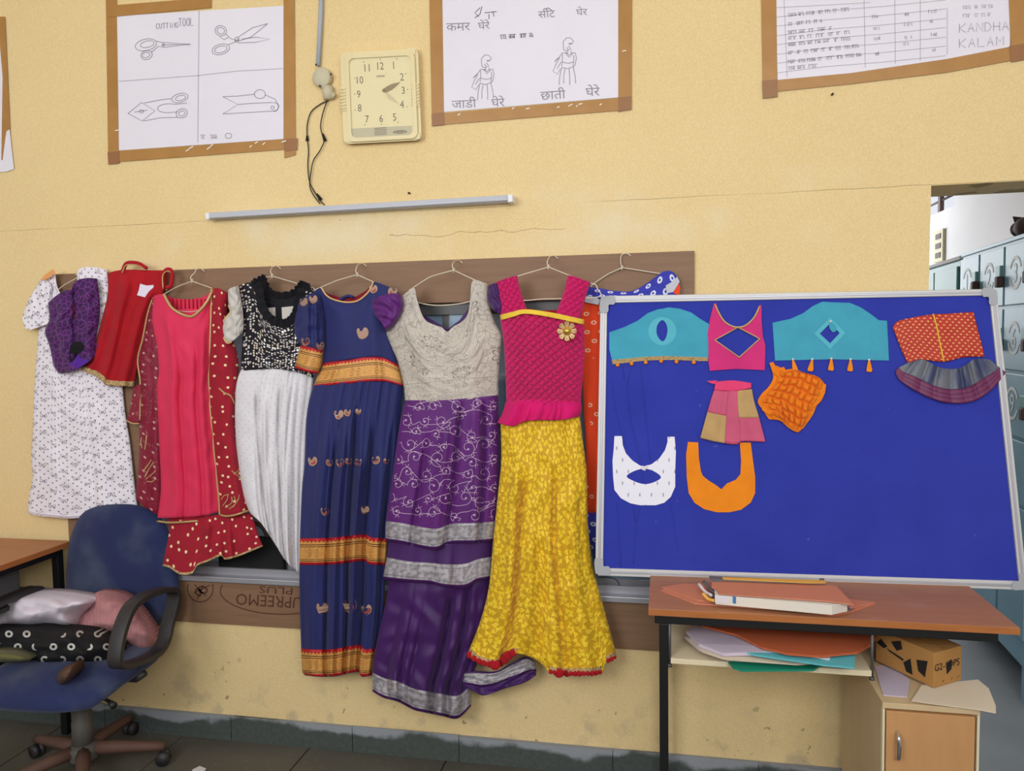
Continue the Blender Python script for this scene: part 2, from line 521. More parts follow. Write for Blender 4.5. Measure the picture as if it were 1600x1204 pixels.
def f_silver_band(g):
    o = g.sep(g.uv()); u, v = o[0], o[1]
    n = g.noise(g.comb(g.mul(u, 5), g.mul(v, 1.6), 0), 3, 3)
    c = g.mix(g.step(n, .35, .65), rgb(140, 133, 138), rgb(184, 177, 180))
    dk = g.mx(g.mul(g.gt(v, .16), g.lt(v, .20)), g.mul(g.gt(v, .74), g.lt(v, .78)))
    c = g.mix(g.mul(dk, .5), c, rgb(90, 70, 100))
    return g.mix(g.gt(v, .87), c, rgb(72, 26, 92))
def f_brocade(g):
    weave(g, 70, .2)
    n = g.noise(g.uv(), 5.5, 2, dist=1.2); a = g.m('ABSOLUTE', g.m('SUBTRACT', g.m('FRACT', g.mul(n, 9)), .5))
    l = g.lt(a, .13)
    e = g.vor(g.mp(g.uv(), (1, .8, 1)), 9, 'SMOOTH_F1', .8); l2 = g.mul(g.gt(e, .40), g.lt(e, .46))
    fx, fy = lattice(g, 1.75, 1.35); r = rad(g, fx, fy, 1.0, 1.3)
    th = g.m('ARCTAN2', fy, fx); pet = g.m('ABSOLUTE', g.m('SINE', g.mul(th, 4.0)))
    rim = g.m('SUBTRACT', r, g.m('ADD', .1, g.mul(pet, .12)))
    ml = g.lt(g.m('ABSOLUTE', rim), .018)
    k = g.mx(g.mx(g.mul(l, .42), g.mul(l2, .5)), g.mul(ml, .95))
    nn = g.noise(g.uv(), 2.2, 2)
    return g.mix(k, g.mix(nn, rgb(190, 178, 164), rgb(212, 202, 190)), rgb(128, 112, 104))
def f_yellow_lace(g):
    # small pointed leaves turned at random, on a darker net
    sc = 12.0
    vec = g.mp(g.uv(), (sc*1.15, sc*.95, 1))
    v = g.n.new('ShaderNodeTexVoronoi'); v.voronoi_dimensions = '2D'; g.setv(v.inputs['Vector'], vec); v.inputs['Scale'].default_value = 1.0; v.inputs['Randomness'].default_value = .75
    loc = g.vm('SUBTRACT', vec, v.outputs['Position']); o = g.sep(v.outputs['Color'])
    rt = g.n.new('ShaderNodeVectorRotate'); rt.rotation_type = 'Z_AXIS'; g.setv(rt.inputs['Vector'], loc); g.setv(rt.inputs['Angle'], g.mul(o[0], 6.28))
    q = g.sep(rt.outputs[0]); ax = g.m('ABSOLUTE', q[0]); y = q[1]
    wid = g.mul(g.m('SUBTRACT', .56, y), .52)
    leaf = g.mul(g.step(g.m('SUBTRACT', wid, ax), -.02, .05), g.step(y, -.46, -.40))
    vein = g.lt(ax, .035)
    n = g.noise(g.uv(), 30, 2)
    base = g.mix(n, rgb(196, 146, 10), rgb(222, 172, 20))
    c = g.mix(leaf, base, g.mix(o[1], rgb(244, 200, 22), rgb(252, 216, 52)))
    c = g.mix(g.mul(g.mul(vein, leaf), .55), c, rgb(206, 156, 14))
    g.bump(leaf, .4, .003)
    return c
def f_orange_tie(g):
    weave(g, 60, .2)
    fx, fy = lattice(g, 5, 7); d = rad(g, fx, fy, 1, .9); ring = g.mul(g.gt(d, .1), g.lt(d, .2))
    patchn = g.gt(g.noise(g.uv(), 1.1, 1), .56)
    return g.mix(g.mul(ring, patchn), rgb(236, 66, 12), rgb(240, 190, 160))
def f_blue_tie(g):
    weave(g, 60, .2)
    fx, fy = lattice(g, 5.2, 8); d = rad(g, g.m('ABSOLUTE', fx), fy, 1, .8); ring = g.mul(g.gt(d, .09), g.lt(d, .22))
    return g.mix(ring, rgb(52, 56, 168), rgb(220, 220, 236))
def f_felt(g):
    n = g.noise(g.obj(), 7, 4); f = g.noise(g.obj(), 420, 2)
    g.bump(f, .5, .0012)
    c = g.mix(n, rgb(44, 54, 150), rgb(56, 66, 170))
    sp = g.gt(g.noise(g.obj(), 55, 1), .80)
    return g.mix(g.mul(sp, .25), c, rgb(150, 150, 200))
def f_red_brocade(g):
    fx, fy = lattice(g, 11, 22, True, g.mp(g.uv(), (1, 1, 1), (0, 0, .12))); d = g.lt(rad(g, fx, fy, 1, .8), .20)
    n = g.noise(g.uv(), 4, 2)
    return g.mix(g.mul(d, .85), g.mix(n, rgb(168, 36, 24), rgb(198, 56, 34)), rgb(236, 170, 104))
def f_blackgold(g):
    n = g.noise(g.uv(), 9, 2); k = g.gt(n, .58)
    return g.mix(k, rgb(30, 22, 30), rgb(120, 96, 60))
def f_grey_blue_silk(g):
    n = g.noise(g.mp(g.uv(), (1, .4, 1)), 5, 3)
    return g.mix(g.step(n, .4, .6), rgb(52, 58, 92), rgb(108, 110, 118))
def f_wine(g):
    n = g.wave(g.uv(), 9, 2.0, 'Y')
    return g.mix(g.mul(n, .4), rgb(96, 26, 74), rgb(140, 74, 106))
def f_bandhani_black(g):
    fx, fy = lattice(g, 3.6, 5.0); d = rad(g, fx, fy, 1, .8); ring = g.mul(g.gt(d, .10), g.lt(d, .22))
    n = g.gt(g.noise(g.uv(), 2.0, 1), .45)
    return g.mix(g.mul(ring, n), rgb(20, 18, 20), rgb(200, 196, 188))
def f_rib_pink(g):
    x = g.wave(g.uv(), 14, .4, 'X'); g.bump(x, .8, .004)
    return g.mix(x, rgb(186, 118, 122), rgb(226, 164, 166))
def f_wall(g):
    p = g.geo(); o = g.sep(p); x, z = o[0], o[2]
    n = g.noise(p, 1.3, 4); f = g.noise(p, 190, 2); pt = g.noise(p, 34, 2)
    gr = g.noise(p, 230, 3); g.bump(g.m('ADD', gr, g.mul(pt, .4)), .6, .0022)
    c = g.mix(n, rgb(226, 196, 140), rgb(238, 210, 155))
    c = g.mix(g.step(gr, .35, .7), g.mix(.10, c, rgb(180, 146, 90)), g.mix(.10, c, rgb(255, 244, 214)))
    # pale rubbed plaster above the rail, scuffs by the lamp, hairline joint, low damp marks
    pale = g.mul(g.step(g.noise(p, 2.4, 4), .48, .7), g.mul(g.step(z, 1.86, 2.0), g.step(z, 2.2, 2.02)))
    c = g.mix(g.mul(pale, .55), c, rgb(236, 222, 194))
    wob = g.mul(g.m('SUBTRACT', g.noise(p, 6, 3), .5), .012)
    ln = g.lt(g.m('ABSOLUTE', g.m('ADD', g.m('SUBTRACT', z, 2.078), wob)), .0012)
    ln = g.mul(ln, g.step(g.noise(p, 3.1, 2), .3, .6))
    c = g.mix(g.mul(ln, .55), c, rgb(128, 104, 66))
    wob2 = g.mul(g.m('SUBTRACT', g.noise(p, 9, 4), .5), .07)
    cr = g.lt(g.m('ABSOLUTE', g.m('ADD', g.m('SUBTRACT', z, 1.99), wob2)), .0012)
    cr = g.mul(cr, g.mul(g.gt(x, -1.0), g.lt(x, -.35)))
    c = g.mix(g.mul(cr, .6), c, rgb(120, 92, 56))
    sm = g.mul(g.gt(g.noise(p, 60, 3), .70), g.mul(g.mul(g.gt(x, -1.6), g.lt(x, -1.05)), g.mul(g.gt(z, 1.92), g.lt(z, 2.14))))
    c = g.mix(g.mul(sm, .5), c, rgb(110, 92, 70))
    low = g.mul(g.step(g.noise(p, 8, 5), .52, .66), g.step(z, .36, .12))
    c = g.mix(g.mul(low, .55), c, rgb(178, 160, 134))
    sp = g.mul(g.gt(g.noise(p, 26, 4), .71), g.step(z, .5, .1))
    return g.mix(g.mul(sp, .6), c, rgb(92, 80, 60))
def f_skirting(g):
    p = g.geo(); z = g.sep(p)[2]
    n = g.noise(p, 5, 5); f = g.noise(p, 60, 3); g.bump(f, .3, .002)
    c = g.mix(f, rgb(56, 62, 58), rgb(84, 90, 86))
    ch = g.step(g.m('ADD', g.mul(n, .16), z), .150, .172)
    return g.mix(g.mul(ch, .8), c, rgb(158, 160, 166))
def f_floor(g):
    p = g.geo(); n = g.noise(p, 3, 5); f = g.noise(p, 40, 4); g.bump(f, .2, .002)
    c = g.mix(n, rgb(74, 70, 62), rgb(106, 100, 90))
    return g.mix(g.mul(g.step(f, .55, .75), .4), c, rgb(120, 116, 106))
def f_floor2(g):
    p = g.geo(); n = g.noise(p, 4, 4)
    return g.mix(n, rgb(116, 122, 128), rgb(140, 145, 150))
def f_ply(g):
    p = g.geo(); n = g.noise(g.mp(p, (1.2, 1, 16)), 4, 4, dist=.6); k = g.noise(p, 5, 3)
    c = g.mix(n, rgb(118, 86, 62), rgb(148, 112, 84))
    return g.mix(g.mul(k, .35), c, rgb(136, 108, 88))
def f_laminate(g):
    p = g.geo(); n = g.noise(g.mp(p, (1, 9, 6)), 3.0, 4, dist=.8)
    c = g.mix(n, rgb(164, 106, 70), rgb(188, 130, 94))
    d = g.step(g.noise(p, 9, 5), .55, .72)
    return g.mix(g.mul(d, .3), c, rgb(190, 148, 130))
def f_edge_wood(g):
    p = g.geo(); n = g.noise(g.mp(p, (3, 3, 30)), 4, 3)
    return g.mix(n, rgb(158, 92, 44), rgb(184, 114, 60))
def f_board_cream(g):
    p = g.geo(); n = g.noise(g.mp(p, (5, 5, 1)), 3, 3)
    return g.mix(n, rgb(196, 168, 126), rgb(212, 186, 146))
def f_door_wood(g):
    p = g.geo(); n = g.noise(g.mp(p, (9, 9, 1.2)), 4, 3)
    return g.mix(n, rgb(186, 134, 84), rgb(204, 154, 104))
def f_locker(g):
    p = g.geo(); n = g.noise(p, 4, 5); f = g.noise(p, 26, 4)
    c = g.mix(n, rgb(112, 158, 186), rgb(138, 182, 206))
    rust = g.step(f, .66, .78)
    return g.mix(g.mul(rust, .35), c, rgb(96, 110, 120))
def f_green_steel(g):
    p = g.geo(); return g.mix(g.noise(p, 4, 4), rgb(96, 150, 150), rgb(116, 170, 168))
def f_white_wall(g):
    p = g.geo(); return g.mix(g.noise(p, 2, 4), rgb(222, 218, 220), rgb(240, 238, 240))
def f_carton(g):
    p = g.geo(); return g.mix(g.noise(p, 9, 4), rgb(164, 116, 60), rgb(186, 136, 76))
def f_paper(g):
    p = g.geo(); g.bump(g.noise(p, 9, 3), .25, .01)
    return g.mix(g.noise(p, 3, 3), rgb(222, 214, 224), rgb(236, 230, 236))
def f_tape(g):
    p = g.geo(); n = g.noise(p, 12, 4); g.bump(g.noise(p, 20, 3), .4, .003)
    return g.mix(n, rgb(160, 112, 56), rgb(186, 136, 74))
def f_chair_blue(g):
    p = g.geo(); g.bump(g.noise(p, 260, 2), .4, .001)
    c = g.mix(g.noise(p, 3, 3), rgb(20, 29, 70), rgb(32, 43, 90))
    dust = g.step(g.noise(p, 5, 5), .44, .72)
    return g.mix(g.mul(dust, .42), c, rgb(92, 100, 114))
def f_crimson(g):
    weave(g, 60, .25); n = g.noise(g.mp(g.uv(), (1, .25, 1)), 2.5, 3)
    return g.mix(n, rgb(212, 30, 70), rgb(230, 56, 96))
def f_navy(g):
    weave(g, 70, .3); n = g.noise(g.mp(g.uv(), (1, .2, 1)), 4, 3)
    return g.mix(n, rgb(20, 26, 80), rgb(36, 42, 108))
def f_purple(g):
    weave(g, 60, .2); n = g.noise(g.mp(g.uv(), (1, .2, 1)), 3, 3)
    return g.mix(n, rgb(72, 14, 92), rgb(104, 26, 122))
def net_alpha(base):
    def a(g):
        fx, fy = lattice(g, 90, 90, False)
        return base
    return a
def f_net_red(g):
    d = g.vor(g.uv(), 6, rand=.6); k = g.lt(d, .10)
    n = g.noise(g.uv(), 3, 3); l = g.lt(g.m('ABSOLUTE', g.m('SUBTRACT', g.noise(g.uv(), 6, 1, dist=1), .5)), .012)
    return g.mix(g.mx(k, g.mul(l, .15)), g.mix(n, rgb(128, 10, 44), rgb(160, 24, 62)), rgb(220, 176, 160))

MT = {}
def setup_materials():
    D = MT
    D['wall'] = mat('wall_paint', rough=.85, fn=f_wall, spec=.2)
    D['skirting'] = mat('skirting_stone', rough=.8, fn=f_skirting)
    D['floor'] = mat('kota_stone', rough=.55, fn=f_floor)
    D['joint'] = mat('floor_joint', (44, 42, 36), .9)
    D['floor2'] = mat('grey_floor', rough=.5, fn=f_floor2)
    D['ceiling'] = mat('ceiling_white', (232, 228, 220), .9)
    D['cream_wall'] = mat('room_paint', (214, 212, 208), .9)
    D['white_wall'] = mat('white_limewash', rough=.9, fn=f_white_wall)
    D['ply'] = mat('plywood', rough=.6, fn=f_ply)
    D['ink_brown'] = mat('stencil_ink', (84, 48, 34), .8)
    D['alu'] = mat('aluminium', (178, 176, 182), .45, .55)
    D['alu_w'] = mat('white_aluminium', (204, 200, 198), .5, .2)
    D['cap_grey'] = mat('grey_plastic_cap', (168, 168, 172), .5)
    D['dark'] = mat('black_bag_fabric', (22, 20, 22), .8)  # near-black cloth of the handbag
    D['felt'] = mat('blue_felt', rough=.95, fn=f_felt, sheen=.15, spec=.1)
    D['laminate'] = mat('brown_laminate', rough=.5, fn=f_laminate)
    D['edge'] = mat('wood_edge', rough=.5, fn=f_edge_wood)
    D['black_metal'] = mat('black_metal', (18, 17, 18), .5)
    D['grey_metal'] = mat('grey_metal', (92, 90, 90), .5, .5)
    D['cream_board'] = mat('cream_board', rough=.6, fn=f_board_cream)
    D['cream_edge'] = mat('cream_edge', (222, 206, 172), .6)
    D['door_wood'] = mat('beech_laminate', rough=.5, fn=f_door_wood)
    D['chrome'] = mat('chrome', (220, 220, 224), .18, 1.0)
    D['wire'] = mat('hanger_wire', (214, 200, 178), .4, .2)
    D['locker'] = mat('blue_locker_paint', rough=.45, fn=f_locker)
    D['gap'] = mat('dark_gap', (40, 52, 60), .8)
    D['green_steel'] = mat('green_steel', rough=.5, fn=f_green_steel)
    D['dgreen'] = mat('dark_green_paint', (44, 92, 68), .6)
    D['white_paint'] = mat('white_paint', (236, 240, 242), .6)
    D['rust'] = mat('rusty_iron', (70, 48, 44), .7)
    D['carton'] = mat('carton', rough=.8, fn=f_carton)
    D['black_ink'] = mat('black_ink', (26, 22, 20), .8)
    D['paper'] = mat('poster_paper', rough=.75, fn=f_paper)
    D['pencil'] = mat('pencil', (146, 140, 148), .9)
    D['pencil_dark'] = mat('dark_pencil', (86, 80, 88), .9)
    D['pencil_light'] = mat('light_pencil', (178, 172, 180), .9)
    D['pencil_red'] = mat('red_pencil', (178, 140, 150), .9)
    D['tape'] = mat('brown_tape', rough=.35, fn=f_tape)
    D['tape_dark'] = mat('double_tape', (150, 102, 62), .4)
    D['glint'] = mat('glint_white', (244, 236, 222), .5)  # bright colour for the glints painted on the tape
    D['clock_case'] = mat('clock_cream', (226, 208, 160), .35)
    D['clock_dial'] = mat('clock_dial', (232, 216, 166), .6)
    D['clock_num'] = mat('clock_numeral', (84, 70, 50), .7)
    D['clock_hand'] = mat('clock_hand', (150, 134, 100), .6)
    D['clock_hand2'] = mat('clock_hand_pale', (206, 190, 150), .6)
    D['clock_grey'] = mat('clock_grey', (188, 176, 146), .6)
    D['conduit'] = mat('grey_conduit', (168, 172, 182), .6)
    D['conduit_box'] = mat('junction_cream', (200, 190, 160), .7)
    D['lamp_grey'] = mat('lamp_housing', (186, 186, 194), .45)
    D['lamp_cap'] = mat('lamp_cap', (234, 232, 232), .5)
    D['cable'] = mat('cable', (60, 52, 44), .6)
    D['white_print'] = mat('white_print', rough=.9, fn=f_white_print, sheen=.05)
    D['velvet'] = mat('purple_velvet', rough=.7, fn=f_velvet, sheen=.12)
    D['lining'] = cloth('purple_lining', (88, 40, 150))
    D['red_cloth'] = cloth('red_cloth', (172, 20, 32), .12)
    D['dark_red'] = cloth('dark_red_cloth', (140, 14, 34), .12)
    D['gold_trim'] = mat('gold_trim', (206, 168, 108), .45, .3, fn=lambda g: (g.bump(g.vor(g.uv(), 60), .8, .004), g.mix(g.vor(g.uv(), 40), rgb(232, 204, 150), rgb(168, 124, 70)))[1])
    D['crimson'] = mat('crimson_cloth', rough=.8, fn=f_crimson, sheen=.04)
    D['red_dots'] = mat('red_dotted', rough=.85, fn=f_red_dots, sheen=.04)
    D['net_red'] = mat('red_net', rough=.6, fn=f_net_red, alpha=.72)
    D['white_tag'] = mat('paper_tag', (226, 216, 232), .8)
    D['sequin'] = mat('sequin', rough=.5, fn=f_sequin)
    D['black_cloth'] = cloth('black_cloth', (18, 16, 22), .2)
    D['black_net'] = mat('black_net', (24, 22, 28), .8, alpha=.72)
    D['white_net'] = mat('white_net', rough=.85, fn=f_white_net, sheen=.2)
    D['cream_net'] = cloth('cream_net', (206, 198, 190), .06)
    D['navy'] = mat('navy_silk', rough=.6, fn=f_navy, sheen=.1)
    D['maroon'] = cloth('maroon_piping', (130, 24, 40))
    D['beige_pipe'] = cloth('beige_piping', (212, 172, 122))
    D['gold_band'] = mat('gold_border', rough=.5, fn=f_gold_band)
    D['buti'] = mat('woven_motif', (176, 140, 120), .6, .1)
    D['buti_red'] = mat('woven_motif_red', (170, 74, 62), .7)
    D['brocade'] = mat('silver_brocade', rough=.65, fn=f_brocade)
    D['purple'] = mat('purple_organza', rough=.55, fn=f_purple, sheen=.1)
    D['purple_dark'] = mat('purple_organza_dark', rough=.5, fn=lambda g: (weave(g, 60, .2), g.mix(g.noise(g.mp(g.uv(), (1, .2, 1)), 3, 3), rgb(42, 10, 66), rgb(76, 22, 104)))[1], sheen=.1)
    D['silver_band'] = mat('silver_border', rough=.5, metal=.2, fn=f_silver_band)
    D['thread'] = mat('pale_thread', (214, 184, 206), .7)
    D['magenta'] = cloth('magenta_cloth', (210, 16, 104), .10, .8, .08)
    D['magenta_s'] = cloth('magenta_smocking', (200, 14, 98), .06, .75, .2, 80, .1)
    D['yellow_pipe'] = cloth('yellow_piping', (238, 194, 66))
    D['lace'] = mat('yellow_lace', rough=.6, fn=f_yellow_lace, sheen=.15)
    D['gold_metal'] = mat('gold_metal', (226, 190, 90), .3, .8)
    D['orange_tie'] = mat('orange_tie_dye', rough=.75, fn=f_orange_tie, sheen=.2)
    D['blue_tie'] = mat('blue_tie_dye', rough=.75, fn=f_blue_tie, sheen=.2)
    D['grey_band'] = mat('silver_edge', rough=.5, metal=.2, fn=f_silver_band)
    D['teal'] = cloth('teal_cotton', (70, 160, 184), .07, .9, .2, 90, .2)
    D['teal_face'] = cloth('teal_facing', (92, 180, 198), .05, .9, .2, 90, .2)
    D['pink'] = cloth('pink_cotton', (210, 50, 120), .08)
    D['orange'] = cloth('orange_cotton', (240, 138, 26), .07)
    D['orange2'] = cloth('orange_smock', (236, 128, 24), .07)
    D['pompom'] = mat('pompom', (238, 140, 50), .9)
    D['pin'] = mat('pearl_pin', (240, 236, 226), .25)
    D['white_sprig'] = mat('white_sprig', rough=.9, fn=lambda g: (lambda f: g.mix(g.mul(g.lt(rad(g, f[0], f[1], 2.6, .9), .16), .7), rgb(236, 232, 242), rgb(120, 116, 140)))(lattice(g, 5.5, 5.5)))
    D['red_brocade'] = mat('red_brocade', rough=.6, fn=f_red_brocade)
    D['wine'] = mat('wine_border', rough=.55, fn=f_wine)
    D['slate_silk'] = mat('slate_silk', rough=.45, fn=f_grey_blue_silk)
    D['rose_silk'] = cloth('rose_silk', (198, 84, 116), .12, .55)
    D['tan_silk'] = cloth('tan_silk', (188, 150, 98), .12, .5)
    D['rose_band'] = cloth('rose_waist', (226, 62, 112), .1, .6)
    D['folder'] = cloth('salmon_folder', (208, 132, 104), .06, .8, 0)
    D['folder2'] = cloth('rust_folder', (182, 92, 56), .08, .8, 0)
    D['page'] = mat('page_block', (226, 214, 200), .8)
    D['yellow_sheet'] = mat('yellow_sheet', (236, 178, 78), .8)
    D['blue_label'] = mat('blue_label', (70, 120, 170), .7)
    D['grey_card'] = mat('grey_card', (110, 106, 108), .7)
    D['teal_folder'] = mat('teal_folder', (92, 178, 188), .6)
    D['green_folder'] = mat('green_folder', (24, 132, 104), .5)
    D['white_sheet'] = mat('white_sheet', (220, 212, 214), .85)
    D['cream_sheet'] = mat('cream_sheet', (222, 204, 180), .85)
    D['lilac_sheet'] = mat('lilac_sheet', (196, 182, 198), .85)
    D['chair_blue'] = mat('chair_fabric', rough=.9, fn=f_chair_blue, sheen=.2)
    D['chair_black'] = mat('chair_plastic', (48, 44, 44), .5)
    D['chair_brown'] = mat('dusty_base', (96, 68, 56), .7)
    D['chair_grey'] = mat('gas_column', (86, 80, 74), .6)
    D['white_cloth'] = cloth('white_cotton', (226, 214, 224), .05)
    D['pink_rib'] = mat('pink_rib', rough=.9, fn=f_rib_pink)
    D['bandhani'] = mat('black_bandhani', rough=.85, fn=f_bandhani_black)
    D['brown_leather'] = mat('brown_leather', (92, 66, 50), .45)
    D['orange_tag'] = cloth('orange_tag', (232, 160, 100), .05)
    D['glass'] = mat('window_glass', (255, 255, 255), .05, alpha=.18)
    D['blue_glass'] = mat('tinted_glass', (150, 176, 200), .1, alpha=.5)
    D['sky'] = mat('bright_pane', (255, 255, 255), .9)
    D['clock_glass'] = mat('clock_glass', (250, 244, 220), .12, alpha=.08)
    D['olive'] = cloth('olive_edge', (104, 100, 60))
setup_materials()
# ------------------------------------------------------------------ room shell
m = MT
WY, WT = WALL_Y, 0.23
RX0, RX1, RY0, CZ = -4.2, 2.05, -1.3, 3.35
JX = float(at(1455, 290, WY)[0]); LZ = float(at(1455, 290, WY)[2])
WX0 = float(at(224, 600, WY)[0]); WX1 = float(at(1070, 600, WY)[0]); WZ0, WZ1 = 0.655, 1.745
def plane_place(axis, c, thick_dir):
    if axis == 'y': return lambda a, b, off: np.array([a, c+thick_dir*off, b])
    return lambda a, b, off: np.array([c+thick_dir*off, a, b])
wb_ = sheet('wall_back', [(RX0-.2, 0), (JX, 0), (JX+.004, .7), (JX-.004, 1.3), (JX, LZ), (RX1, LZ+.004), (RX1, CZ), (RX0-.2, CZ)],
            plane_place('y', WY+WT, -1), m['wall'], holes=[[(WX0, WZ0), (WX1, WZ0), (WX1, WZ1), (WX0, WZ1)]], thick=WT)
struct(wb_, 'rough yellow plaster wall with the garments hung on it')
fl = box('floor', (RX0, RY0, -.12), (RX1, WY+.02, -.006), m['joint']); struct(fl, 'dark grey-green stone floor')
# stone floor slabs, each its own piece
slab_m = None
ts = 0.56
for iy in range(4):
    for ix in range(12):
        x0 = RX0+.02+ix*ts - (.2 if iy % 2 else 0); y1 = WY-.0-iy*ts
        xa, xb = max(RX0, x0), min(RX1, x0+ts-.006)
        if xb-xa < .05: continue
        box('stone_slab', (xa, y1-ts+.006, -.006), (xb, y1, rnd.uniform(-.0012, .0)), m['floor'], fl)
box('stone_slab', (RX0, RY0, -.006), (RX1, WY-4*ts, -.0005), m['floor'], fl)
ce = box('ceiling', (RX0-.2, RY0-.2, CZ), (RX1+.2, 8.2, CZ+.15), m['ceiling']); struct(ce)
wl = box('wall_left', (RX0-.2, RY0, 0), (RX0, WY, CZ), m['cream_wall']); struct(wl)
wr = box('wall_right', (RX1, RY0, 0), (RX1+.2, WY+WT, CZ), m['cream_wall']); struct(wr)
wre = sheet('wall_rear', [(RX0-.2, 0), (RX1+.2, 0), (RX1+.2, CZ), (RX0-.2, CZ)], plane_place('y', RY0-.2, 1), m['cream_wall'],
            holes=[[(-2.85, 1.75), (-.95, 1.75), (-.95, 3.15), (-2.85, 3.15)], [(-.05, 1.75), (1.85, 1.75), (1.85, 3.15), (-.05, 3.15)]], thick=.2)
struct(wre)
# skirting stones
sk = box('baseboard_back', (RX0, WY-.012, 0), (JX-.01, WY, .098), m['skirting']); struct(sk, 'dark stone skirting below the yellow wall')
xs = [RX0, -3.5, -2.9, -2.3, -1.72, -1.2, -.77, -.19, .32, JX-.01]
for a, b in zip(xs[:-1], xs[1:]):
    box('skirting_stone', (a+.0015, WY-.018, 0), (b-.0015, WY-.012, .1+rnd.uniform(-.004, .008)), m['skirting'], sk)

# ------------------------------------------------------------------ next room behind the wall
f2 = box('floor_next_room', (RX0, WY+.02, -.12), (4.4, 8.2, -.001), m['floor2']); struct(f2, 'smooth grey floor of the next room')
w2 = box('wall_next_far', (RX0, 8.0, 0), (4.4, 8.2, CZ), m['white_wall']); struct(w2)
w2l = box('wall_next_left', (RX0-.2, WY+WT, 0), (RX0, 8.2, CZ), m['white_wall']); struct(w2l)
NX = 2.05
q1 = atplane(1456, 342, (NX, 0, 0), (1, 0, 0)); q2 = atplane(1493, 320, (NX, 0, 0), (1, 0, 0))
wz = float(q2[2]); wy0 = float(q2[1])
w2r = sheet('wall_next_right', [(WY+WT, 0), (8.0, 0), (8.0, CZ), (WY+WT, CZ)], plane_place('x', NX+.2, -1), m['white_wall'],
            holes=[[(wy0, wz), (7.7, wz), (7.7, CZ-.1), (wy0, CZ-.1)]], thick=.2)
struct(w2r, 'whitewashed wall of the next room behind the lockers')
wn = empty('window_2', (NX+.1, wy0+.5, wz), 'high barred window in the white wall of the next room', 'window'); del wn['category']; struct(wn)
for k in range(4):
    y = wy0+.12+k*.42
    box('window_bar', (NX+.07, y, wz), (NX+.10, y+.05, CZ-.1), m['rust'], wn)
for k in range(3):
    z = wz+.12+k*.2
    tube('window_rod', [(NX+.085, wy0, z), (NX+.085, 7.7, z)], .009, m['rust'], wn, 6)
# switch board on the white wall
sb0 = atplane(1470, 384, (NX, 0, 0), (1, 0, 0))
sw = empty('switch_board', (NX-.02, sb0[1], sb0[2]-.1), 'narrow weathered switch board on the white wall above the lockers', 'switch board')
box('back_plate', (NX-.02, sb0[1]-.1, sb0[2]-.12), (NX, sb0[1]+.1, sb0[2]+.12), m['conduit_box'], sw, .004)
for k in (-1, 0, 1): box('switch', (NX-.024, sb0[1]-.06, sb0[2]+k*.07-.02), (NX-.02, sb0[1]+.05, sb0[2]+k*.07+.02), m['rust'], sw, .003)

# lockers: a bank of numbered blue doors
ang = math.radians(-4.0)
LO = np.array([1.499, 3.639, 0.0]); dk = np.array([.0698, .9976, 0.0]); nk = np.array([-.9976, .0698, 0.0])   # along the front, out of the front
def lk(k, out, z): return LO + dk*k + nk*out + np.array([0, 0, z])
def lbox(name, k0, k1, o0, o1, z0, z1, mt, parent, bev=0.0):
    p = [lk(k0, o0, z0), lk(k1, o0, z0), lk(k1, o1, z0), lk(k0, o1, z0), lk(k0, o0, z1), lk(k1, o0, z1), lk(k1, o1, z1), lk(k0, o1, z1)]
    return hexa(name, p, mt, parent, bev)
loc = empty('locker', lk(.3, -.2, 0), 'blue steel locker bank with numbered doors seen through the doorway', 'locker')
lbox('body', -.12, .90, -.46, -.004, .16, 2.0, m['locker'], loc, .008)
cols = [(.575, .89), (.225, .565), (-.11, .215)]
rows = [1.985, 1.705, 1.42, 1.135, .85, .565, .28]
n = 0
for r in range(6):
    for c in range(3):
        n += 1
        k0, k1 = cols[c]; z1, z0 = rows[r]-.008, rows[r+1]+.008
        d = lbox('door', k0+.006, k1-.006, -.004, .010, z0, z1, m['locker'], loc, .003)
        if r < 3:
            kc, zc = (k0+k1)/2+.03, (z0+z1)/2+.005
            pl = lambda a, b, off, kc=kc, zc=zc: lk(kc-a, .0105+off, zc-b)
            strokes('number_ring', [ell(0, 0, .066, .066, 0, 24, 20, 160), ell(0, 0, .066, .066, 0, 24, 200, 340)], pl, m['white_paint'], d, .014, .001)
            text_px('number', str(n), 0, 0, .085, pl, m['white_paint'], d)
            kl = k1-.05
            h = lbox('hasp', k0+.015, k0+.075, .010, .022, zc-.005, zc+.045, m['green_steel'], d, .003)
            lbox('padlock', k0-.012, k0+.028, .010, .04, zc-.055, zc-.005, m['rust'], d, .006)
for k in (-.08, .84):
    lbox('leg', k, k+.04, -.05, -.012, 0, .16, m['locker'], loc)
    lbox('leg', k, k+.04, -.45, -.41, 0, .16, m['locker'], loc)
lbox('top_rim', -.125, .905, -.465, .004, 1.992, 2.012, m['locker'], loc, .005)
gl = empty('steel_cabinet', lk(1.4, -.2, 0), 'green-painted steel cabinet standing beyond the numbered lockers', 'cabinet')
lbox('body', .93, 1.9, -.38, -.004, .05, 1.985, m['green_steel'], gl, .008)
lbox('top_edge', .925, 1.905, -.385, .004, 1.985, 2.005, m['white_wall'], gl, .003)
for a in (.95, 1.42): lbox('door', a, a+.45, -.004, .01, .1, 1.95, m['green_steel'], gl, .004)
for a in (1.0, 1.8): lbox('leg', a, a+.05, -.06, -.02, 0, .05, m['green_steel'], gl)
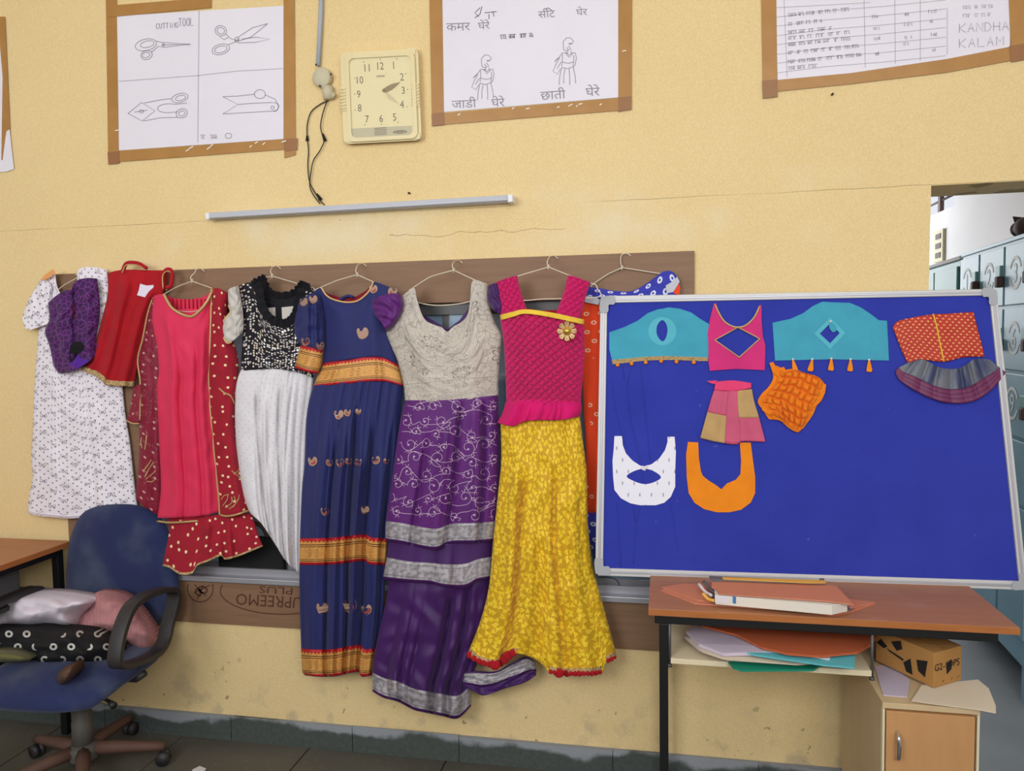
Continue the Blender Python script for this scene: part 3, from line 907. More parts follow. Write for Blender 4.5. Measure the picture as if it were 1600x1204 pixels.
# dark lump lying on the lockers
p = lk(.24, -.06, 2.012)
bp = empty('clay_pot', p, 'small dark tipped-over pot lying on top of the numbered lockers', 'pot')
lathe('body', (p[0], p[1]-.03, p[2]+.045), [(.008, -.09), (.03, -.085), (.044, -.04), (.046, 0), (.03, .04), (.026, .05), (.034, .062)], m['rust'], bp, 14, 'y')
sheet('rag', [(-.02, .05), (-.035, .10), (0, .095), (.02, .06)], lambda a, b, off: np.array([p[0]-.0+a, p[1]+.0+off, p[2]+b]), m['rust'], bp, thick=.006)
# far blue cupboard and green cupboard seen through the window between the garments
q = at(655, 500, 4.6)
bc = empty('steel_cupboard', (q[0]+.35, 4.75, 0), 'pale blue steel cupboard beyond the window, glimpsed over the silver bodice', 'cupboard')
x0 = float(at(640, 500, 4.6)[0]); x1 = float(at(696, 500, 4.6)[0])
box('body', (x0-.3, 4.62, 0), (x1, 5.0, 2.1), m['locker'], bc, .01)
box('door', (x0-.28, 4.6, .1), (x1-.01, 4.62, 2.05), m['locker'], bc, .004)
box('handle', (x1-.1, 4.585, 1.0), (x1-.08, 4.6, 1.15), m['chrome'], bc)
x0 = float(at(770, 600, 3.6)[0]); z1 = float(at(787, 593, 3.6)[2])
gc = empty('green_cupboard', (x0+.4, 3.8, 0), 'dark green cupboard beyond the window, glimpsed beside the magenta smocked bodice', 'cupboard')
box('body', (x0, 3.62, 0), (x0+.8, 4.0, z1), m['dgreen'], gc, .01)
box('door', (x0+.01, 3.6, .08), (x0+.395, 3.62, z1-.03), m['dgreen'], gc, .004)
box('door', (x0+.405, 3.6, .08), (x0+.79, 3.62, z1-.03), m['dgreen'], gc, .004)
box('top', (x0-.01, 3.59, z1), (x0+.81, 4.01, z1+.02), m['white_wall'], gc, .003)

# ------------------------------------------------------------------ window frame and plywood surround
win = empty('window_1', ((WX0+WX1)/2, WY+.06, WZ0), 'aluminium sliding window behind the hanging garments', 'window'); del win['category']; struct(win)
fy0, fy1 = WY+.02, WY+.09
box('frame_top', (WX0, fy0, WZ1-.05), (WX1, fy1, WZ1), m['grey_metal'], win)
box('sill_track', (WX0, WY-.035, WZ0), (WX1, fy1, WZ0+.022), m['alu'], win, .003)
box('track_rail', (WX0, WY+.0, WZ0+.022), (WX1, WY+.012, WZ0+.05), m['alu'], win)
box('track_rail', (WX0, WY+.045, WZ0+.022), (WX1, WY+.057, WZ0+.06), m['alu'], win)
box('frame_side', (WX0, fy0, WZ0), (WX0+.04, fy1, WZ1-.05), m['alu'], win)
box('frame_side', (WX1-.04, fy0, WZ0), (WX1, fy1, WZ1-.05), m['alu'], win)
mx_ = float(at(697, 500, WY+.05)[0])
xsn = [WX0+.04, (WX0+mx_)/2, mx_, (mx_+WX1)/2, WX1-.04]
for i in range(4):
    pn = box('pane', (xsn[i], WY+.05, WZ0+.06), (xsn[i+1], WY+.054, WZ1-.05), m['blue_glass'], win)
    if i: box('mullion', (xsn[i]-.012, WY+.04, WZ0+.05), (xsn[i]+.012, WY+.066, WZ1-.05), m['grey_metal'], win)
PY = WY-.014
PX0 = float(at(85, 428, PY)[0]); PX1 = float(at(1085, 393, PY)[0]); PXR = float(at(1118, 1000, PY)[0])
tr = empty('trim_1', (-1.1, WY, .48), 'brown plywood strips framing the window', 'trim'); del tr['category']; struct(tr)
box('plywood_strip', (PX0, PY, 1.737), (PX1, WY, 1.893), m['ply'], tr, .002)
box('plywood_strip', (PX0, PY+.001, .49), (WX0+.01, WY, 1.737), m['ply'], tr, .002)
box('plywood_strip', (WX1-.01, PY+.001, .648), (PXR, WY, 1.737), m['ply'], tr, .002)
lower = box('plywood_strip', (WX0+.01, PY, .478), (PXR, WY, .648), m['ply'], tr, .002)
box('plywood_lip', (WX0+.01, PY-.004, .648), (WX1+.05, WY-.0, .655), m['ply'], tr, .002)
lower['label'] = 'plywood strip stamped upside down with a brand stencil'
ppl = lambda x, y, off: at(x, y, PY-off)
text_px('stencil_lettering', 'SUPREEMO', 426, 939, 18, ppl, m['ink_brown'], lower, 183.5, .93, .0008)
text_px('stencil_lettering', 'PLUS', 431, 922, 11, ppl, m['ink_brown'], lower, 183.5, 1.6, .0008)
strokes('stencil_ring', [ell(430, 927, 86, 32, 3, 40, -18, 196), ell(313, 919, 20, 21, 0, 30, -20, 200), [(304, 913), (322, 931)], [(317, 914), (308, 936)], [(303, 926), (328, 914)]], ppl, m['ink_brown'], lower, 1.6, .0008)
strokes('stencil_mark', [ell(317, 921, 7, 5, 20, 12), ell(310, 925, 6, 4, 60, 12)], ppl, m['ink_brown'], lower, 2.4, .0008)
# black bag behind the window sill
pb = at(425, 845, 3.0)
bag = empty('handbag', (pb[0], WY+.03, WZ0+.0225), 'black bag on the window sill between the dotted ruffle and white skirt', 'bag')
bx0 = float(at(395, 850, 3.0)[0]); bx1 = float(at(468, 850, 3.0)[0])
# stands on a low ledge of the wall itself (bottom of the opening)
o = box('body', (bx0-.02, WY+.0125, WZ0+.0225), (bx1+.05, WY+.0445, .83), m['dark'], bag, .012)
o = tube('strap', catmull([(bx0+.02, WY+.03, .825), (bx0+.05, WY+.026, .88), (bx1-.06, WY+.026, .88), (bx1-.02, WY+.03, .825)], 6), .008, m['brown_leather'], bag)

# ------------------------------------------------------------------ taped posters
def wp(Y): return lambda x, y, off: at(x, y, Y-off)
PAP = WY-.003
def poster(label, paper, tapes, corners=(), glints=()):
    c = np.mean([at(x, y, PAP) for x, y in paper], 0)
    t = empty('poster', c, label, 'poster', 'drawing sheets taped to the wall')
    sheet('paper', paper, wp(PAP+.001), m['paper'], t, thick=.001)
    for i, q in enumerate(tapes): sheet('tape_strip', q, wp(PAP-.0004-.0006*i), m['tape'], t, thick=.0005)
    if glints: strokes('tape_glint', [[(x, y), (x+rnd.uniform(2, 7), y-rnd.uniform(1, 4))] for x, y in glints], wp(PAP-.004), m['glint'], t, 1.5, .0005)  # short white strokes paint light glinting off the tape
    for q in corners: sheet('tape_overlap', q, wp(PAP-.0034), m['tape_dark'], t, thick=.0004)
    return t
def squig(x0, x1, y, h, seed, slope=0.0, head=True):
    """handwritten line of small letter-like strokes"""
    r = random.Random(seed); L = []; x = x0
    while x < x1-3:
        wd = r.uniform(6, 14); e = min(x+wd, x1)
        yy = lambda q: y+slope*(q-x0)
        if head: L.append([(x, yy(x)-h*.5), (e, yy(e)-h*.5)])
        q = x+1
        while q < e-1:
            k = r.random()
            if k < .4: L.append([(q, yy(q)-h*.5), (q+.3, yy(q)+h*.5)])
            elif k < .75: L.append([(q, yy(q)-h*.2), (q+h*.35, yy(q)-h*.05), (q+h*.1, yy(q)+h*.25), (q+h*.45, yy(q)+h*.5)])
            else: L.append(ell(q+h*.2, yy(q)+h*.1, h*.25, h*.25, 0, 7))
            q += r.uniform(2, 4)
        x = e+r.uniform(2, 6)
    return L
SF = {'C': [[(1, .15), (.7, 0), (.2, .1), (0, .5), (.2, .9), (.7, 1), (1, .85)]], 'U': [[(0, 0), (.05, .8), (.4, 1), (.8, .8), (.85, 0)]],
      'T': [[(0, 0), (1, 0)], [(.5, 0), (.5, 1)]], 'I': [[(.5, 0), (.5, 1)]], 'N': [[(0, 1), (0, 0), (.9, 1), (.9, 0)]],
      'G': [[(1, .15), (.6, 0), (.15, .15), (0, .5), (.2, .9), (.7, 1), (1, .8), (1, .55), (.6, .55)]], 'O': [ell(.5, .5, .45, .5, 0, 14)],
      'L': [[(0, 0), (0, 1), (.9, 1)]], 'K': [[(0, 0), (0, 1)], [(.9, 0), (0, .55), (.9, 1)]], 'A': [[(0, 1), (.45, 0), (.9, 1)], [(.18, .6), (.72, .6)]],
      'D': [[(0, 0), (0, 1), (.5, .95), (.85, .55), (.6, .1), (0, 0)]], 'H': [[(0, 0), (0, 1)], [(.85, 0), (.85, 1)], [(0, .5), (.85, .5)]],
      'M': [[(0, 1), (0, 0), (.5, .6), (1, 0), (1, 1)]], 'B': [[(0, 0), (0, 1), (.7, .9), (.7, .6), (0, .5), (.6, .4), (.6, .1), (0, 0)]], ' ': []}
def hand(s, x, y, wd, h, sp, slope=0.0):
    L = []
    for i, ch in enumerate(s):
        for l in SF[ch]: L.append([(x+i*sp+a*wd, y+b*h+slope*(i*sp+a*wd)) for a, b in l])
    return L
# sheet of cutting tools
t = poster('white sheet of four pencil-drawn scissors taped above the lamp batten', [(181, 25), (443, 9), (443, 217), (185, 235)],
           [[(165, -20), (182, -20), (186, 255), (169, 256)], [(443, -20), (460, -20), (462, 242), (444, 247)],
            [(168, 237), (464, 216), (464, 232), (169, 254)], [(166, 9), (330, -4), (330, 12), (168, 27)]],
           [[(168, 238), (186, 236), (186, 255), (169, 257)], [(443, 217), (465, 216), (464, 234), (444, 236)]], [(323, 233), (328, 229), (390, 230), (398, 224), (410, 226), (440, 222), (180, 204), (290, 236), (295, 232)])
L = [[(311, 17), (310, 120), (309, 223)], [(186, 127), (309, 118), (370, 111), (442, 107)]]
strokes('ruled_line', L, wp(PAP), m['pencil_light'], t, 1.1)
strokes('lettering', hand('CUTTING', 244, 37, 4.2, 8, 5.0, -.06) + hand('TOOL', 279, 29, 5, 12, 6.2, -.05), wp(PAP), m['pencil'], t, 1.0)
strokes('scissors_drawing', [ell(228, 70, 17, 9, -12), ell(230, 69, 11, 5, -12), ell(229, 86, 9, 7, -15), ell(228, 86, 6, 4, -15), [(244, 64), (252, 66), (298, 69), (256, 74), (248, 72), (236, 82)], [(254, 70), (297, 69.5)], ell(255, 70, 2, 2)], wp(PAP), m['pencil'], t, 1.0)
strokes('scissors_drawing', [ell(345, 48, 9, 8, 20), ell(345, 48, 6, 5, 20), ell(345, 77, 14, 8, -15), ell(345, 77, 10, 5, -15), [(353, 53), (360, 60), (372, 64), (392, 58), (418, 37)], [(372, 58), (395, 43), (418, 37)],
      [(356, 70), (366, 66), (374, 60)], [(372, 67), (400, 66), (422, 61), (400, 58), (378, 61)], ell(370, 62, 3, 4), [(343, 57), (350, 62), (357, 58)]], wp(PAP), m['pencil'], t, 1.0)
strokes('scissors_drawing', [[(200, 177), (221, 160), (242, 173), (222, 189), (200, 177)], [(210, 175), (230, 172)], ell(221, 174, 3, 2.5), [(225, 161), (250, 156), (268, 154)], ell(281, 153, 13, 7, -15), ell(282, 153, 8, 4, -15),
      [(224, 189), (250, 184), (278, 183)], ell(284, 177, 9, 7, -20), ell(284, 177, 5, 4, -20), ell(263, 169, 17, 7, -2, 22, 60, 300), [(272, 163), (292, 161)], [(272, 176), (277, 174)]], wp(PAP), m['pencil'], t, 1.0)
strokes('scissors_drawing', [[(348, 151), (372, 150), (398, 147)], ell(406, 147, 8.5, 7), [(414, 148), (430, 155), (436, 166), (432, 173), (348, 178), (372, 163), (348, 151)], [(372, 163), (400, 161), (426, 160)], ell(427, 167, 8, 7, 0, 14, -90, 90), ell(426, 168, 2.5, 2.5)], wp(PAP), m['pencil'], t, 1.0)
strokes('caption', squig(313, 326, 214, 6, 3) + squig(328, 345, 214, 6, 5) + [ell(357, 212, 5, 4)], wp(PAP), m['pencil'], t, 1.0)
# sheet of measuring figures
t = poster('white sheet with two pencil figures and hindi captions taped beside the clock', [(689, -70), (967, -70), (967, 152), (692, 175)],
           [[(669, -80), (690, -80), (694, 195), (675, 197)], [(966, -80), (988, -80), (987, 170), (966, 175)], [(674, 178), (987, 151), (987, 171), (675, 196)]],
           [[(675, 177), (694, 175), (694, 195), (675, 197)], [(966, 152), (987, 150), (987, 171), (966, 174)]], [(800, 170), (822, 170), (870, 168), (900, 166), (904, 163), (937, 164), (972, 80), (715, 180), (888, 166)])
def figure(x, y, k=1.0):
    q = lambda l: [(x+a*k, y+b*k) for a, b in l]
    return [q(l) for l in ([(-4, 18), (-5, 6), (0, 0), (6, 0), (11, 5), (8, 8), (4, 10)], [(3, 12), (7, 17), (3, 18), (0, 14)], [(-4, 18), (2, 20)], [(2, 18), (2, 23), (-6, 22), (-10, 28), (-16, 34)],
                           [(7, 19), (7, 23), (13, 22), (15, 30), (13, 40), (10, 44)], [(-2, 22), (4, 29), (10, 23)], [(0, 22), (4, 26), (8, 22)], [(-6, 24), (-6, 32), (-7, 42)], [(11, 26), (11, 34), (10, 42)],
                           [(-6, 36), (3, 38), (11, 36)], [(-7, 44), (2, 46), (10, 43)], [(-7, 44), (-10, 58), (-11, 70)], [(-2, 46), (-4, 56), (-4, 68)], [(4, 46), (5, 60), (5, 70)], [(10, 44), (13, 56), (14, 68)],
                           [(-10, 30), (-16, 40), (-20, 50), (-13, 54), (-9, 46)], [(-12, 30), (-18, 36)], [(-8, 36), (-14, 46)], [(3, 8), (9, 9)])]
for _q in (figure(757, 86, 1.0), figure(885, 59, 1.05)): strokes('figure_drawing', _q, wp(PAP), m['pencil'], t, 1.0)
def deva_ghere(x, y, k):      # the word repeated under every figure
    q = lambda l: [(x+a*k, y+b*k) for a, b in l]
    return [q(l) for l in ([(-1, 0), (20, -1)], [(1, 1), (5, 3), (1, 5), (6, 7), (1, 9), (7, 10), (9, 8)], [(9, 0), (9, 11)], [(8, 0), (5, -5), (4, -7)], [(14, 0), (18, 3), (13, 6), (18, 13)])]
def deva_word(x, y, k, top=True):
    q = lambda l: [(x+a*k, y+b*k) for a, b in l]
    o = [[(-2, 0), (26, -1)], [(6, 0), (6, 11)], ell(3, 5, 3, 3, 0, 8), [(6, 4), (10, 5), (9, 9)], [(14, 0), (15, 5), (12, 8)], [(17, 0), (17, 10)], [(21, 0), (24, 4), (20, 7), (25, 13)]]
    if top: o.append([(17, 0), (15, -6), (19, -10), (24, -6), (23, 0), (23, 10)])
    return [q(l) for l in o]
for s_, x, y, h_, r_ in (('कमर', 716, 42, 12, -2), ('घेरे', 756, 38, 15, -3), ('सीट', 854, 20, 15, -4), ('घेर', 909, 17, 14, -3), ('जाडी', 725, 160, 17, -3), ('घेरे', 778, 158, 17, -3), ('छाती', 864, 146, 18, -4), ('घेरे', 926, 141, 18, -3)):
    text_px('lettering', s_, x, y, h_, wp(PAP), m['pencil'], t, r_, 1.1, .0008)
L = []
L += squig(781, 832, 58, 6, 11, -.06)
L += [[(742, 28), (750, 22), (753, 10)], [(757, 20), (776, 18)], [(764, 22), (764, 30)], [(770, 18), (772, 26)], [(853, 15), (856, 12), (862, 16)], [(748, 26), (742, 20), (750, 12)]]
strokes('lettering', L, wp(PAP), m['pencil_dark'], t, 1.1)
# measurement table sheet
t = poster('white sheet with a ruled hindi table and the words KANDHA KALAM', [(1211, -70), (1580, -70), (1578, 74), (1480, 92), (1330, 115), (1215, 125)],
           [[(1188, -80), (1212, -80), (1215, 151), (1192, 153)], [(1573, -80), (1600, -80), (1606, 92), (1580, 96)],
            [(1191, 127), (1330, 114), (1480, 92), (1604, 68), (1604, 90), (1480, 113), (1330, 131), (1192, 145)]],
           [[(1191, 126), (1215, 124), (1215, 151), (1192, 154)], [(1577, 72), (1604, 67), (1606, 92), (1580, 97)]])
L = []
for y in (12, 27, 41, 56, 70, 85, 99, 114): L.append([(1213, y), (1290, y-10), (1380, y-17), (1478, y-27)] if y > 15 else [(1213, y), (1360, y-8)])
for a, b, c, d in ((1225, 0, 1230, 120), (1350, 0, 1352, 105), (1398, 0, 1399, 100), (1438, 0, 1438, 95), (1480, 12, 1480, 85)): L.append([(a, b), (c, d)])
strokes('ruled_line', L, wp(PAP), m['pencil_light'], t, .9)
L = []
for i, (y, x1) in enumerate(((24, 1330), (38, 1284), (51, 1300), (60, 1330), (70, 1328), (83, 1345), (97, 1350), (107, 1280))): L += squig(1231, x1, y, 5, 20+i, -.10)
strokes('lettering', L, wp(PAP), m['pencil'], t, .9)
L = []
for i, (x, y) in enumerate(((1362, 26), (1412, 22), (1450, 18), (1364, 44), (1412, 38), (1452, 33), (1364, 60), (1412, 58), (1454, 54), (1456, 78), (1366, 84), (1410, 68))): L += squig(x, x+14, y, 6, 50+i, -.1, False)
L += hand('KANDHA', 1499, 37, 11, 14, 13.4, -.05) + hand('KALAM', 1499, 61, 11, 14, 14.5, -.07)
strokes('lettering', L, wp(PAP), m['pencil_light'], t, 1.3)
strokes('lettering', squig(1504, 1556, 12, 5, 77, -.05) + squig(1504, 1548, 25, 5, 78, -.05), wp(PAP), m['pencil_light'], t, .9)
# sheet at the picture's edge
t = poster('torn-edged taped sheet at the far end of the wall before the white dress', [(-90, 20), (2, 26), (6, 110), (9, 258), (-90, 275)],
           [[(-4, 26), (8, 26), (16, 200), (10, 255), (2, 250), (4, 120)]],
           [])
sheet('torn_edge', [(4, 250), (10, 205), (15, 202), (19, 240), (22, 264), (10, 268), (-20, 270), (-20, 262)], wp(PAP-.002), m['paper'], t, thick=.0006)

# ------------------------------------------------------------------ wall clock
cl = empty('wall_clock', at(596, 226, WY), 'cream rectangular wall clock with ribbed sides hung between two posters', 'clock')
def rrect(x0, y0, x1, y1, r, sk=.04, n=5):
    P = []
    for cx, cy, a in ((x1-r, y0+r, -90), (x1-r, y1-r, 0), (x0+r, y1-r, 90), (x0+r, y0+r, 180)):
        for i in range(n+1):
            b = math.radians(a+90*i/n); P.append((cx+r*math.cos(b), cy+r*math.sin(b)))
    mx, my = (x0+x1)/2, (y0+y1)/2
    return [(x+sk*(y-my), y-.055*(x-mx)) for x, y in P]
CY = WY-.002
case = sheet('case', rrect(534, 79, 656, 222, 9), wp(CY), m['clock_case'], cl, thick=.030)
bevel(case, .004, 2)
rim = sheet('rim', rrect(541, 83, 650, 219, 10), wp(CY-.030), m['clock_case'], cl, holes=[rrect(547, 89, 644, 213, 8)], thick=.010)
bevel(rim, .0022, 2)
CD = CY-.031
sheet('dial', rrect(547, 89, 644, 213, 8), wp(CD), m['clock_dial'], cl, thick=.002)
cdp = wp(CD-.002)
for s_, x, y in (('12', 594.5, 103), ('1', 615, 102), ('2', 628, 120), ('3', 630, 141), ('4', 628, 163), ('5', 616.5, 183), ('6', 595.5, 185), ('7', 573.5, 186), ('8', 562, 168.5), ('9', 560.5, 147), ('10', 562.5, 125), ('11', 573.5, 106)):
    text_px('numeral', s_, x, y, 11.5, cdp, m['clock_num'], cl, -3, .8, .0006)
L = [[(x-.7, y), (x+.7, y)] for x, y in ((594, 92.5), (620, 92), (634, 115), (637, 140), (636, 167), (622, 191), (596, 194), (570, 195), (555, 172), (554, 147), (554, 122), (568, 97))]
strokes('minute_mark', L, cdp, m['clock_num'], cl, 1.5, .0006)
strokes('dial_mark', [[(588, 118.5), (601, 117.8)], [(588, 120.2), (601, 119.5)], [(602.5, 115), (603.5, 115)]], cdp, m['clock_hand'], cl, 1.2, .0006)
sheet('lower_panel', [(547, 201), (644, 196), (644, 206), (640, 211), (556, 215), (549, 211)], cdp, m['clock_grey'], cl, thick=.0008)
strokes('speaker_slot', [[(585, y), (604, y-1)] for y in (200.5, 203, 205.5, 208, 210.5)], wp(CD-.003), m['clock_num'], cl, .9, .0004)
sheet('badge', ell(625, 206, 11, 2.6, -3, 16)[:-1], wp(CD-.003), m['clock_num'], cl, thick=.0012)
strokes('badge_mark', [ell(x, 206.3-.05*(x-625), 1.0, .8, 0, 8) for x in (618, 621.5, 625, 628.5, 632)], wp(CD-.0045), m['clock_dial'], cl, .5, .0004)
sheet('hour_hand', [(598, 143), (597, 140), (606, 134), (612, 131), (625, 128), (614, 138), (603, 144)], wp(CD-.006), m['clock_hand'], cl, thick=.0012)
sheet('minute_hand', [(599, 141), (602, 142), (612, 150), (623, 162), (607, 154)], wp(CD-.004), m['clock_hand2'], cl, thick=.0012)
lathe('hub', at(600, 141, CD-.009), [(.006, 0), (.006, .003), (.002, .006)], m['clock_hand'], cl, 12, 'y')
sheet('glass', rrect(547, 89, 644, 213, 8), wp(CY-.037), m['clock_glass'], cl, thick=.0008)
for sx in (0, 1):
    g0 = sheet('side_grip', [(x+sx*(110 if 1 else 0), y-sx*6) for x, y in ((531, 136), (545, 135), (546, 172), (533, 173))], wp(CY-.024), m['clock_case'], cl, thick=.010)
    for k in range(7):
        x, y = 532+sx*111, 139+k*5-sx*6
        tube('grip_rib', [at(x, y+1.5, CY-.035), at(x+12, y-1.5, CY-.035)], .003, m['clock_case'], g0, 6)
for x, y in ((543, 87), (643, 80), (545, 217), (650, 212)):
    sheet('corner_step', [(x-6, y-5), (x+6, y-5.5), (x+6, y+5), (x-6, y+5.5)], wp(CY-.028), m['clock_case'], cl, thick=.006)

# ------------------------------------------------------------------ conduit, junction box, loose wires
cj = empty('conduit', at(505, 150, WY), 'grey conduit pipe ending in a round junction box beside the clock', 'conduit')
tube('pipe', [at(503, -60, WY-.012), at(501, 30, WY-.012), at(497, 103, WY-.012)], .0085, m['conduit'], cj, 10)
c0 = at(507, 124, WY)
lathe('junction_box', c0, [(.036, 0), (.036, -.026), (.032, -.032), (.001, -.033)], m['conduit_box'], cj, 20, 'y')
tube('spout', [at(512, 136, WY-.018), at(514, 155, WY-.018)], [.022, .02], m['conduit_box'], cj, 12)
tube('pipe_clip', [at(508, 152, WY-.02), at(519, 151, WY-.02), at(523, 146, WY-.02)], .008, m['conduit_box'], cj, 8)
for s_ in ((500, 134), (517, 116), (494, 101)): lathe('screw', at(s_[0], s_[1], WY-.034), [(.004, 0), (.003, -.003)], m['rust'], cj, 8, 'y')
wrp = [[(513, 157), (500, 163), (486, 175), (480, 195), (480, 215), (482, 235), (481, 260), (484, 285), (493, 302), (502, 315), (507, 320)],
       [(511, 158), (505, 175), (501, 195), (503, 208), (507, 218), (500, 235), (490, 250), (486, 268), (484, 290), (490, 305), (500, 318)]]
for i, wl_ in enumerate(wrp):
    e = empty('loose_wire', at(*wl_[-1], WY-.01), 'thin dark wire looping farther out from the junction box to the lamp' if i == 0 else 'thin dark wire with a taped kink on the clock side', 'wire', 'wires to the lamp batten')
    tube('strand', catmull([at(x, y, WY-.008-.004*i) for x, y in wl_], 5), .0022, m['cable'], e, 6)
    jx = ((480, 212), (480, 220)) if i == 0 else ((504, 209), (508, 220))
    tube('tape_joint', [at(*jx[0], WY-.008-.004*i), at(*jx[1], WY-.008-.004*i)], [.004, .0065], m['black_ink'], e, 8)
    if i == 0: tube('tape_joint', [at(495, 303, WY-.01), at(501, 312, WY-.01)], [.004, .007], m['black_ink'], e, 8)

# ------------------------------------------------------------------ lamp batten (unlit)
la = empty('lamp_batten', at(560, 322, WY), 'long grey tube-lamp batten fixed aslant on the yellow wall', 'lamp')
slab_px('housing', [(324, 332), (795, 304), (796, 315), (325, 342)], WY-.045, WY, m['lamp_grey'], la, .003)
slab_px('diffuser', [(326, 335), (793, 307), (793, 313), (326, 341)], WY-.056, WY-.044, m['lamp_grey'], la, .003)
slab_px('end_cap', [(320, 332.5), (326, 332), (327, 342.5), (321, 343)], WY-.050, WY, m['lamp_cap'], la, .003)
slab_px('end_cap', [(793, 303.5), (801, 303), (801, 315), (793, 316)], WY-.058, WY, m['lamp_cap'], la, .003)
for x, y in ((640, 302), (1300, 148)):
    o = lathe('wall_nail', at(x, y, WY), [(.004, 0), (.0035, -.012), (.001, -.015)], m['rust'], None, 8, 'y')
    tag(o, 'small dark nail above the lamp batten' if x < 700 else 'small dark nail below the ruled hindi table sheet', 'nail')
# ------------------------------------------------------------------ garments hung on wire hangers
GR = 'garments hung along the plywood rail'
def hanger(label, hook, apex, lend, rend, Y, bar=True, lmid=None, rmid=None, barpts=None):
    """bent wire hanger: hook over the rail, two arms, lower bar; px points"""
    h = empty('wire_hanger', at(apex[0], apex[1], Y), label, 'hanger', 'wire hangers on the plywood rail')
    hx, hy = hook
    if lmid is None: lmid = ((apex[0]+lend[0])/2, (apex[1]+lend[1])/2-2.5)
    if rmid is None: rmid = ((apex[0]+rend[0])/2, (apex[1]+rend[1])/2)
    q_ = lambda A, B, t: (A[0]+(B[0]-A[0])*t, A[1]+(B[1]-A[1])*t)
    hk = [(apex[0], apex[1], Y), (apex[0]-2, apex[1]-6, Y), (hx-5, hy+6, Y+.006), (hx-2, hy+1, (Y+PY)/2), (hx+5, hy, PY-.006), (hx+11, hy+4, PY-.004)]
    tube('hook', catmull([at(*q) for q in hk], 6), .0021, m['wire'], h, 6)
    tw = [at(apex[0]+1.6*math.cos(k*1.9), apex[1]-3+k*.55, Y+.002*math.sin(k*1.9)) for k in range(13)]
    tube('twist', tw, .0018, m['wire'], h, 6)
    pl = [(apex[0], apex[1]), q_(apex, lmid, .15), q_(apex, lmid, .85), q_(lmid, lend, .2), q_(lmid, lend, .85), lend]
    pr_ = [(apex[0], apex[1]), q_(apex, rmid, .15), q_(apex, rmid, .85), q_(rmid, rend, .2), q_(rmid, rend, .85), rend]
    bl = barpts if barpts else [(lend[0]+4, lend[1]+16), (apex[0], max(lend[1], rend[1])+24), (rend[0]-4, rend[1]+16)]
    loop = pl + [(lend[0]-3, lend[1]+7)] + bl + [(rend[0]+3, rend[1]+7)] + pr_[::-1][:-1]
    if bar:
        P = catmull([at(x, y, Y) for x, y in loop], 4, True)
        P = np.vstack([P, P[:1]])
    else:
        P = catmull([at(x, y, Y) for x, y in pl[::-1]+pr_[1:]], 4)
    tube('frame', P, .0021, m['wire'], h, 6)
    return h
def garment(name, label, cat, px, py, Y): return empty(name, at(px, py, Y), label, cat, GR)
def blob_patch(pts_t, r, b, l, **k): return Patch(pts_t, r, b, l, **k)
def along(P, t, s0, s1, n=30): return [(a, t) for a in np.linspace(s0, s1, n)]
def trim_st(name, P, st, mt, parent, rad_, off=.003, seg=6):
    """cord following surface parameters"""
    S = np.array([q[0] for q in st]); T = np.array([q[1] for q in st])
    return tube(name, P.pt(S, T, off), rad_, mt, parent, seg)
def trim_px(name, pts, placef, mt, parent, rad_, off=.003, n=6, seg=6):
    Q = catmull(pts, n) if n else np.asarray(pts, float)
    return tube(name, [placef(x, y, off) for x, y in Q], rad_, mt, parent, seg)
def lining(name, label_px, Y, mt, parent, thick=.002):
    return sheet(name, label_px, wp(Y), mt, parent, thick=thick)

# --- white printed kurta
hanger('wire hanger holding the purple velvet blouse over the white dress', (124, 424), (122, 433), (80, 461), (166, 459), 2.708)
g = garment('white_dress', 'white cotton dress printed with dots and tiny bows, nearest the desk', 'dress', 128, 808, 2.72)
P = Patch([(66, 433), (76, 428), (85, 428), (89, 450), (100, 466), (113, 462), (121, 445), (123, 421), (145, 417), (167, 421)],
          [(172, 470), (180, 530), (190, 590), (195, 640), (203, 690), (208, 735), (212, 770)],
          [(43, 801), (60, 806), (85, 808), (105, 810), (135, 808), (175, 804), (216, 798)],
          [(62, 470), (60, 520), (57, 560), (53, 620), (51, 680), (49, 720), (51, 745), (46, 772)],
          Y=2.726, tilt=.004, bulge=.018, folds=plus(pleats(3.2, .001, .014, .2, .08), crumple(.003, 2, 3)))
P.mesh('body', m['white_print'], g, 46, 70)
Pw = P.place()
trim_px('neckline_binding', [(85, 428), (89, 450), (100, 466), (113, 462), (121, 445), (123, 421)], Pw, m['white_print'], g, .0035, .001)
S_ = Patch([(66, 433), (72, 437), (80, 446), (84, 462)], [(82, 480), (80, 497)], [(38, 511), (50, 512), (63, 510), (77, 503)], [(55, 450), (44, 470), (36, 492)], Y=2.716, tilt=0, bulge=.022,
           folds=crumple(.004, 1.5, 1, 1))
S_.mesh('sleeve', m['white_print'], g, 18, 22)
sheet('sleeve_opening', [(34, 496), (44, 493), (60, 496), (77, 500), (74, 506), (60, 511), (48, 515), (40, 513)], wp(2.69), m['white_print'], g, thick=.004)
sheet('shoulder_tag', [(63, 437), (70, 429), (83, 420), (87, 425), (80, 432), (68, 438)], wp(2.69), m['orange_tag'], g, thick=.004)
tube('hem_fold', [P.pt(np.array(a), np.array(.988), .001) for a in np.linspace(0, 1, 40)], .003, m['white_print'], g, 6)

